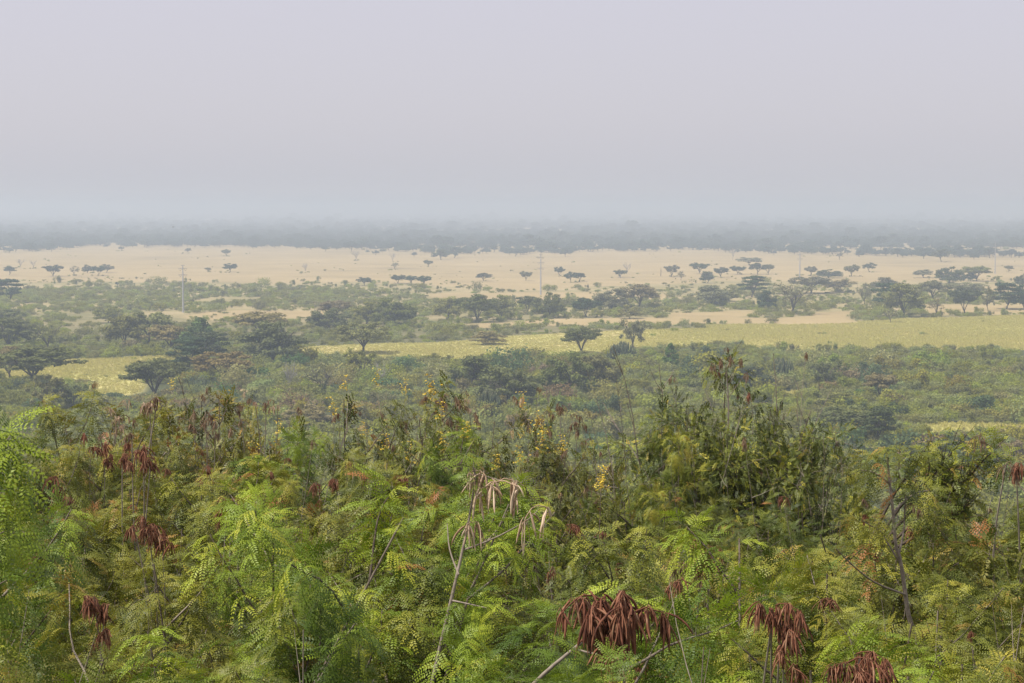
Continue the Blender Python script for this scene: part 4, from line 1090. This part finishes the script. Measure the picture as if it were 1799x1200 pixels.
pts = []
for n, a, b in ((1500, 78, 262), (11500, 262, 620), (25000, 620, 1250), (9000, 1250, 2200)):
    X, Y = scatter(n, a, b, .36)
    tn, fd = zones(X, Y)
    px, py = 899.5 + F * X / Y, HOR + F * 45 / Y
    keep = ~tn & ~fd
    # low scrub loosens towards the open grassland
    edge = np.clip((py - 497) / 26, .12, 1)
    left = np.clip((760 - px) / 160, 0, 1)
    dens = np.where(py < 530, edge * (.28 + .72 * left), np.where(py < 622, .62, .95))
    gap = wob(X * 1.0, Y * .55, 34 if a > 600 else 20)
    keep &= (rng.random(n) < dens) & (gap < (.95 if a < 600 else .72))
    # a few strays out on the grass
    stray = (tn & (rng.random(n) < np.where(py > 474, .09, .03) * (gap > .15) * 1.6)) | (fd & (rng.random(n) < .012))
    if a < 100: keep[:] = True
    keep |= stray
    s = np.exp(rng.normal(-.02, .36, n)) * np.where(stray, .5, 1) * np.where(Y > 540, .84, 1.0)
    if a < 100: s = np.minimum(s, 1.1)
    for i in np.where(keep)[0]: pts.append((X[i], Y[i], s[i]))
for (tx, ty, tw) in TREE_XY:
    if ty < 1050 or rng.random() < .3: continue
    for q in range(int(rng.integers(2, 6))): pts.append((tx + rng.normal(0, tw * .5), ty + rng.normal(0, 9), rng.uniform(.3, .7)))
pts = np.array(pts)
# keep clear of near trunks a little
order = np.argsort(pts[:, 1]); pts = pts[order]
px, py = project(np.stack([pts[:, 0], pts[:, 1], gz(pts[:, 1]) + 1.0], -1))
vis = (px > 5) & (px < 1795) & (pts[:, 1] > 262) & (py < np.interp(px, SKY[:, 0], SKY[:, 1]) - 45) & ~((px > 1080) & (px < 1480) & (py > 690))
ids = np.where(vis)[0]
app = pts[ids, 2] / pts[ids, 1]
ind = ids[np.argsort(-app)[:240]]
GREENS = [((.310, .295, .070, 1), 'olive green'), ((.220, .260, .062, 1), 'mid green'), ((.105, .160, .060, 1), 'dark green'), ((.260, .200, .092, 1), 'brownish')]
def zone_name(x, y):
    if x < 230: return 'below the tan clearing at left'
    if x < 480: return 'right of the near umbrella tree at left'
    if x < 700: return 'around the white-barked leafless tree'
    if x < 940: return 'beside the round ball-shaped euphorbia'
    if x < 1180: return 'right of the large spreading tree at centre'
    if x < 1440: return 'behind the tall broad foreground bush'
    return 'at right, above the layered umbrella tree' if y < 715 else 'at right, below the layered umbrella tree'
protos = []
for k, i in enumerate(ind):
    X, Y, s = pts[i]
    o = link('bush', BUSH[k % 5])
    o.location = (X, Y, float(gz(Y)) - .05); o.rotation_euler = (0, 0, rng.uniform(0, 6.28))
    s = float(s) * 1.05; o.scale = (s, s, s * rng.uniform(.8, 1.15))
    c, cn = GREENS[rng.choice(4, p=[.42, .3, .18, .1])]
    o.color = c
    z = zone_name(px[i], py[i])
    tag(o, f'{cn} thicket bush {z}', 'bush', f'{cn} thicket bushes {z}')
    if k < 5: protos.append(o)
rest = np.setdiff1d(np.arange(len(pts)), ind)

def instancer(name, P3, rotz, scl, idx, variants, color, kind='stuff'):
    """one object of uncountable plants: real copies of the given geometry on scattered points"""
    me = D.meshes.new(name); n = len(P3)
    me.vertices.add(n); me.vertices.foreach_set('co', np.asarray(P3, np.float32).ravel())
    for nm, ty, dat, key in (('rot', 'FLOAT_VECTOR', np.stack([np.zeros(n), np.zeros(n), rotz], -1), 'vector'), ('scl', 'FLOAT_VECTOR', scl, 'vector'), ('idx', 'INT', idx, 'value')):
        a = me.attributes.new(nm, ty, 'POINT')
        a.data.foreach_set(key, np.asarray(dat, np.int32 if ty == 'INT' else np.float32).ravel())
    o = link(name, me); o.color = color
    if kind: o['kind'] = kind
    nt = D.node_groups.new(name + '_nodes', 'GeometryNodeTree')
    nt.interface.new_socket('Geometry', in_out='INPUT', socket_type='NodeSocketGeometry')
    nt.interface.new_socket('Geometry', in_out='OUTPUT', socket_type='NodeSocketGeometry')
    gi = nt.nodes.new('NodeGroupInput'); go = nt.nodes.new('NodeGroupOutput')
    jo = nt.nodes.new('GeometryNodeJoinGeometry')
    for v in reversed(variants):
        srcs = []
        for ob in v:
            oi = nt.nodes.new('GeometryNodeObjectInfo'); oi.inputs['Object'].default_value = ob; srcs.append(oi.outputs['Geometry'])
        if len(srcs) > 1:
            j2 = nt.nodes.new('GeometryNodeJoinGeometry')
            for s in srcs: nt.links.new(s, j2.inputs[0])
            src = j2.outputs[0]
        else: src = srcs[0]
        gti = nt.nodes.new('GeometryNodeGeometryToInstance'); nt.links.new(src, gti.inputs[0])
        nt.links.new(gti.outputs[0], jo.inputs[0])
    iop = nt.nodes.new('GeometryNodeInstanceOnPoints')
    nt.links.new(gi.outputs[0], iop.inputs['Points']); nt.links.new(jo.outputs[0], iop.inputs['Instance'])
    iop.inputs['Pick Instance'].default_value = True
    def na(nm, ty):
        q = nt.nodes.new('GeometryNodeInputNamedAttribute'); q.data_type = ty; q.inputs['Name'].default_value = nm
        return [s for s in q.outputs if s.enabled and s.name == 'Attribute'][0]
    e2r = nt.nodes.new('FunctionNodeEulerToRotation'); nt.links.new(na('rot', 'FLOAT_VECTOR'), e2r.inputs[0])
    nt.links.new(e2r.outputs[0], iop.inputs['Rotation']); nt.links.new(na('scl', 'FLOAT_VECTOR'), iop.inputs['Scale']); nt.links.new(na('idx', 'INT'), iop.inputs['Instance Index'])
    nt.links.new(iop.outputs[0], go.inputs[0])
    md = o.modifiers.new('scatter', 'NODES'); md.node_group = nt
    return o

Pr = pts[rest]; n = len(Pr)
s3 = np.stack([Pr[:, 2], Pr[:, 2], Pr[:, 2] * rng.uniform(.75, 1.2, n)], -1)
o = instancer('thicket', np.stack([Pr[:, 0], Pr[:, 1], gz(Pr[:, 1]) - .05], -1), rng.uniform(0, 6.28, n), s3, rng.choice(5, n, p=[.27, .25, .16, .22, .1]), [[p] for p in protos], (.270, .295, .066, 1))
tag(o, 'dense green thicket of low bushes covering the plain below the ridge', 'thicket')

# woodland far across the plain: the crowns and trunks of trees standing in the belt, repeated
def parts_of(kind, i):
    e = TREE_OBJ[kind][i]; return list(e.children)
wv = [parts_of('umbrella', 0), parts_of('dome', 1), parts_of('umbrella', 5), parts_of('dome', 3)]
WX, WY, WS = [], [], []
for n, a, b in ((6500, 2150, 3600), (8000, 3600, 7000), (6000, 7000, 16000)):
    X, Y = scatter(n, a, b, .34)
    tn, fd = zones(X, Y)
    k = ~tn & (wob(X, Y * .5, 260) < (.85 if a < 3000 else .7))
    WX += list(X[k]); WY += list(Y[k]); WS += list(np.exp(rng.normal(0, .25, k.sum())) * (1 if b < 3700 else 1.35 if b < 7100 else 2.2))
# the ragged near edge of the woodland
X = []; Y = []
for q in range(520):
    x = rng.uniform(-300, 2100); yb = np.interp(x, [0, 165, 400, 600, 800, 950, 1200, 1500, 1799], [446, 433, 434, 438, 447, 445, 439, 448, 453]) + rng.exponential(1.6) - 2.2
    p = on_plain(x, yb); X.append(p[0]); Y.append(p[1])
WX = np.array(WX + X); WY = np.array(WY + Y); WS = np.array(WS + list(np.exp(rng.normal(-.1, .25, len(X)))))
n = len(WX)
o = instancer('woodland', np.stack([WX, WY, np.zeros(n)], -1), rng.uniform(0, 6.28, n), np.stack([WS * 11, WS * 11, WS * rng.uniform(6, 9, n)], -1), rng.integers(0, 4, n), wv, (.10, .145, .115, 1))
tag(o, 'hazy woodland of many small trees stretching to the horizon', 'woodland')

# tall grass standing in the yellow field and the clearing
def mat_grass():
    m, nt, out = new_mat('tall_grass_blades')
    a = attr(nt, 'tint'); oi = N(nt, 'ShaderNodeObjectInfo')
    r = ramp(nt, [(0, (.44, .44, .115)), (.5, (.50, .465, .145)), (1, (.54, .455, .20))])
    nt.links.new(math_n(nt, 'ADD', math_n(nt, 'MULTIPLY', a.outputs['Fac'], .65), math_n(nt, 'MULTIPLY', oi.outputs['Random'], .35)), r.inputs[0])
    leaf_surface(nt, out, r.outputs[0], .2, .9, .05)
    return m
M['grass'] = mat_grass()
def tuft(seed):
    r = np.random.default_rng(seed); g = G()
    for i in range(22):
        a = r.uniform(0, 6.28); b = np.array([r.normal(0, .35), r.normal(0, .35), -.05]); h = r.uniform(.45, .95); l = r.uniform(.1, .4)
        s = np.array([-math.sin(a), math.cos(a), 0]) * .045; t = b + np.array([math.cos(a) * l, math.sin(a) * l, h]); mid = (b + t) / 2 + [0, 0, .08]
        g.add([b - s, b + s, mid + s * .8, mid - s * .8], [[0, 1, 2, 3]], r.random()); g.add([mid - s * .8, mid + s * .8, t + s * .2, t - s * .2], [[0, 1, 2, 3]], r.random())
    return g
gt = [tuft(s) for s in range(3)]
X, Y = scatter(300000, 262, 900, .36); tn, fd = zones(X, Y)
k = np.where(fd)[0]; n = len(k)
tufts = []
for q in range(3):
    o = gt[q].obj('grass_tuft', M['grass']); i = k[q]; o.location = (X[i], Y[i], 0)
    tag(o, 'tuft of tall yellow-green grass in the field', 'grass tuft', 'grass tufts in the field'); tufts.append(o)
k = k[3:]; n = len(k)
sz = rng.uniform(.4, .8, n)
o = instancer('tall_grass', np.stack([X[k], Y[k], np.zeros(n)], -1), rng.uniform(0, 6.28, n), np.stack([sz * 1.3, sz * 1.3, sz], -1), rng.integers(0, 3, n), [[t] for t in tufts], (1, 1, 1, 1))
tag(o, 'tall yellow-green grass standing across the open field', 'grass')

# ------------------------------------------------------------------ haze, sky, sun, camera
def haze():
    g = G()
    x, y0, y1, z0, z1 = 24000, -600, 40000, -1.6, 66
    V = [[-x, y0, z0], [x, y0, z0], [x, y1, z0], [-x, y1, z0], [-x, y0, z1], [x, y0, z1], [x, y1, z1], [-x, y1, z1]]
    g.add(V, [[0, 3, 2, 1], [4, 5, 6, 7], [0, 1, 5, 4], [1, 2, 6, 5], [2, 3, 7, 6], [3, 0, 4, 7]])
    m, nt, out = new_mat('haze_air')
    v = N(nt, 'ShaderNodeVolumePrincipled')
    v.inputs['Color'].default_value = (.585, .68, .815, 1)
    v.inputs['Absorption Color'].default_value = (.01, .01, .01, 1)
    v.inputs['Density'].default_value = HAZE
    v.inputs['Anisotropy'].default_value = 0.25
    nt.links.new(v.outputs[0], out.inputs['Volume'])
    o = g.obj('haze', m); tag(o, kind='stuff')
HAZE = .00047
haze()

SUN_EL, SUN_AZ = math.radians(60), math.radians(-108)     # azimuth from +Y, clockwise
sd = Vector((math.sin(SUN_AZ) * math.cos(SUN_EL), math.cos(SUN_AZ) * math.cos(SUN_EL), math.sin(SUN_EL)))
L = D.lights.new('sun', 'SUN'); L.energy = 4.6; L.angle = math.radians(1.5); L.color = (1, .94, .85)
lo = D.objects.new('sun', L); COL.objects.link(lo); lo.location = (0, -30, 80); lo.rotation_euler = sd.to_track_quat('Z', 'Y').to_euler()

wd = D.worlds.new('World'); SC.world = wd; wd.use_nodes = True
nt = wd.node_tree; nt.nodes.clear()
sky = N(nt, 'ShaderNodeTexSky', sky_type='NISHITA'); sky.sun_disc = False; sky.sun_elevation = SUN_EL; sky.sun_rotation = SUN_AZ
sky.dust_density = 6; sky.air_density = 1.0; sky.ozone_density = 1.0; sky.altitude = 900
mx = N(nt, 'ShaderNodeMix', data_type='RGBA'); mx.inputs[0].default_value = .82
tc = N(nt, 'ShaderNodeTexCoord'); sx = N(nt, 'ShaderNodeSeparateXYZ'); nt.links.new(tc.outputs['Generated'], sx.inputs[0])
hr = ramp(nt, [(0, (.553, .538, .580)), (.045, (.576, .550, .596)), (.12, (.582, .554, .622))]); nt.links.new(sx.outputs[2], hr.inputs[0])
sc10 = N(nt, 'ShaderNodeVectorMath', operation='SCALE'); sc10.inputs[3].default_value = 10; nt.links.new(hr.outputs[0], sc10.inputs[0]); nt.links.new(sc10.outputs[0], mx.inputs[7])
nt.links.new(sky.outputs[0], mx.inputs[6])
bg = N(nt, 'ShaderNodeBackground'); bg.inputs[1].default_value = .1
nt.links.new(mx.outputs[2], bg.inputs[0])
wo = N(nt, 'ShaderNodeOutputWorld'); nt.links.new(bg.outputs[0], wo.inputs[0])

cd = D.cameras.new('camera'); cam = D.objects.new('camera', cd); COL.objects.link(cam)
cd.sensor_width = 36; cd.lens = F / 1799 * 36; cd.clip_start = .1; cd.clip_end = 60000
cam.location = CAM; cam.rotation_euler = (PI / 2 - PITCH, 0, 0)
SC.camera = cam

SC.view_settings.view_transform = 'Standard'; SC.view_settings.look = 'None'
SC.view_settings.exposure = 0.32; SC.view_settings.gamma = 1
cy = SC.cycles
cy.use_denoising = True
try:
    cy.denoiser = 'OPENIMAGEDENOISE'; cy.denoising_input_passes = 'RGB_ALBEDO_NORMAL'; cy.denoising_prefilter = 'ACCURATE'
except Exception: pass
cy.max_bounces = 6; cy.diffuse_bounces = 3; cy.glossy_bounces = 2; cy.transmission_bounces = 3; cy.volume_bounces = 1; cy.transparent_max_bounces = 8
cy.use_adaptive_sampling = False
cy.sample_clamp_indirect = 6
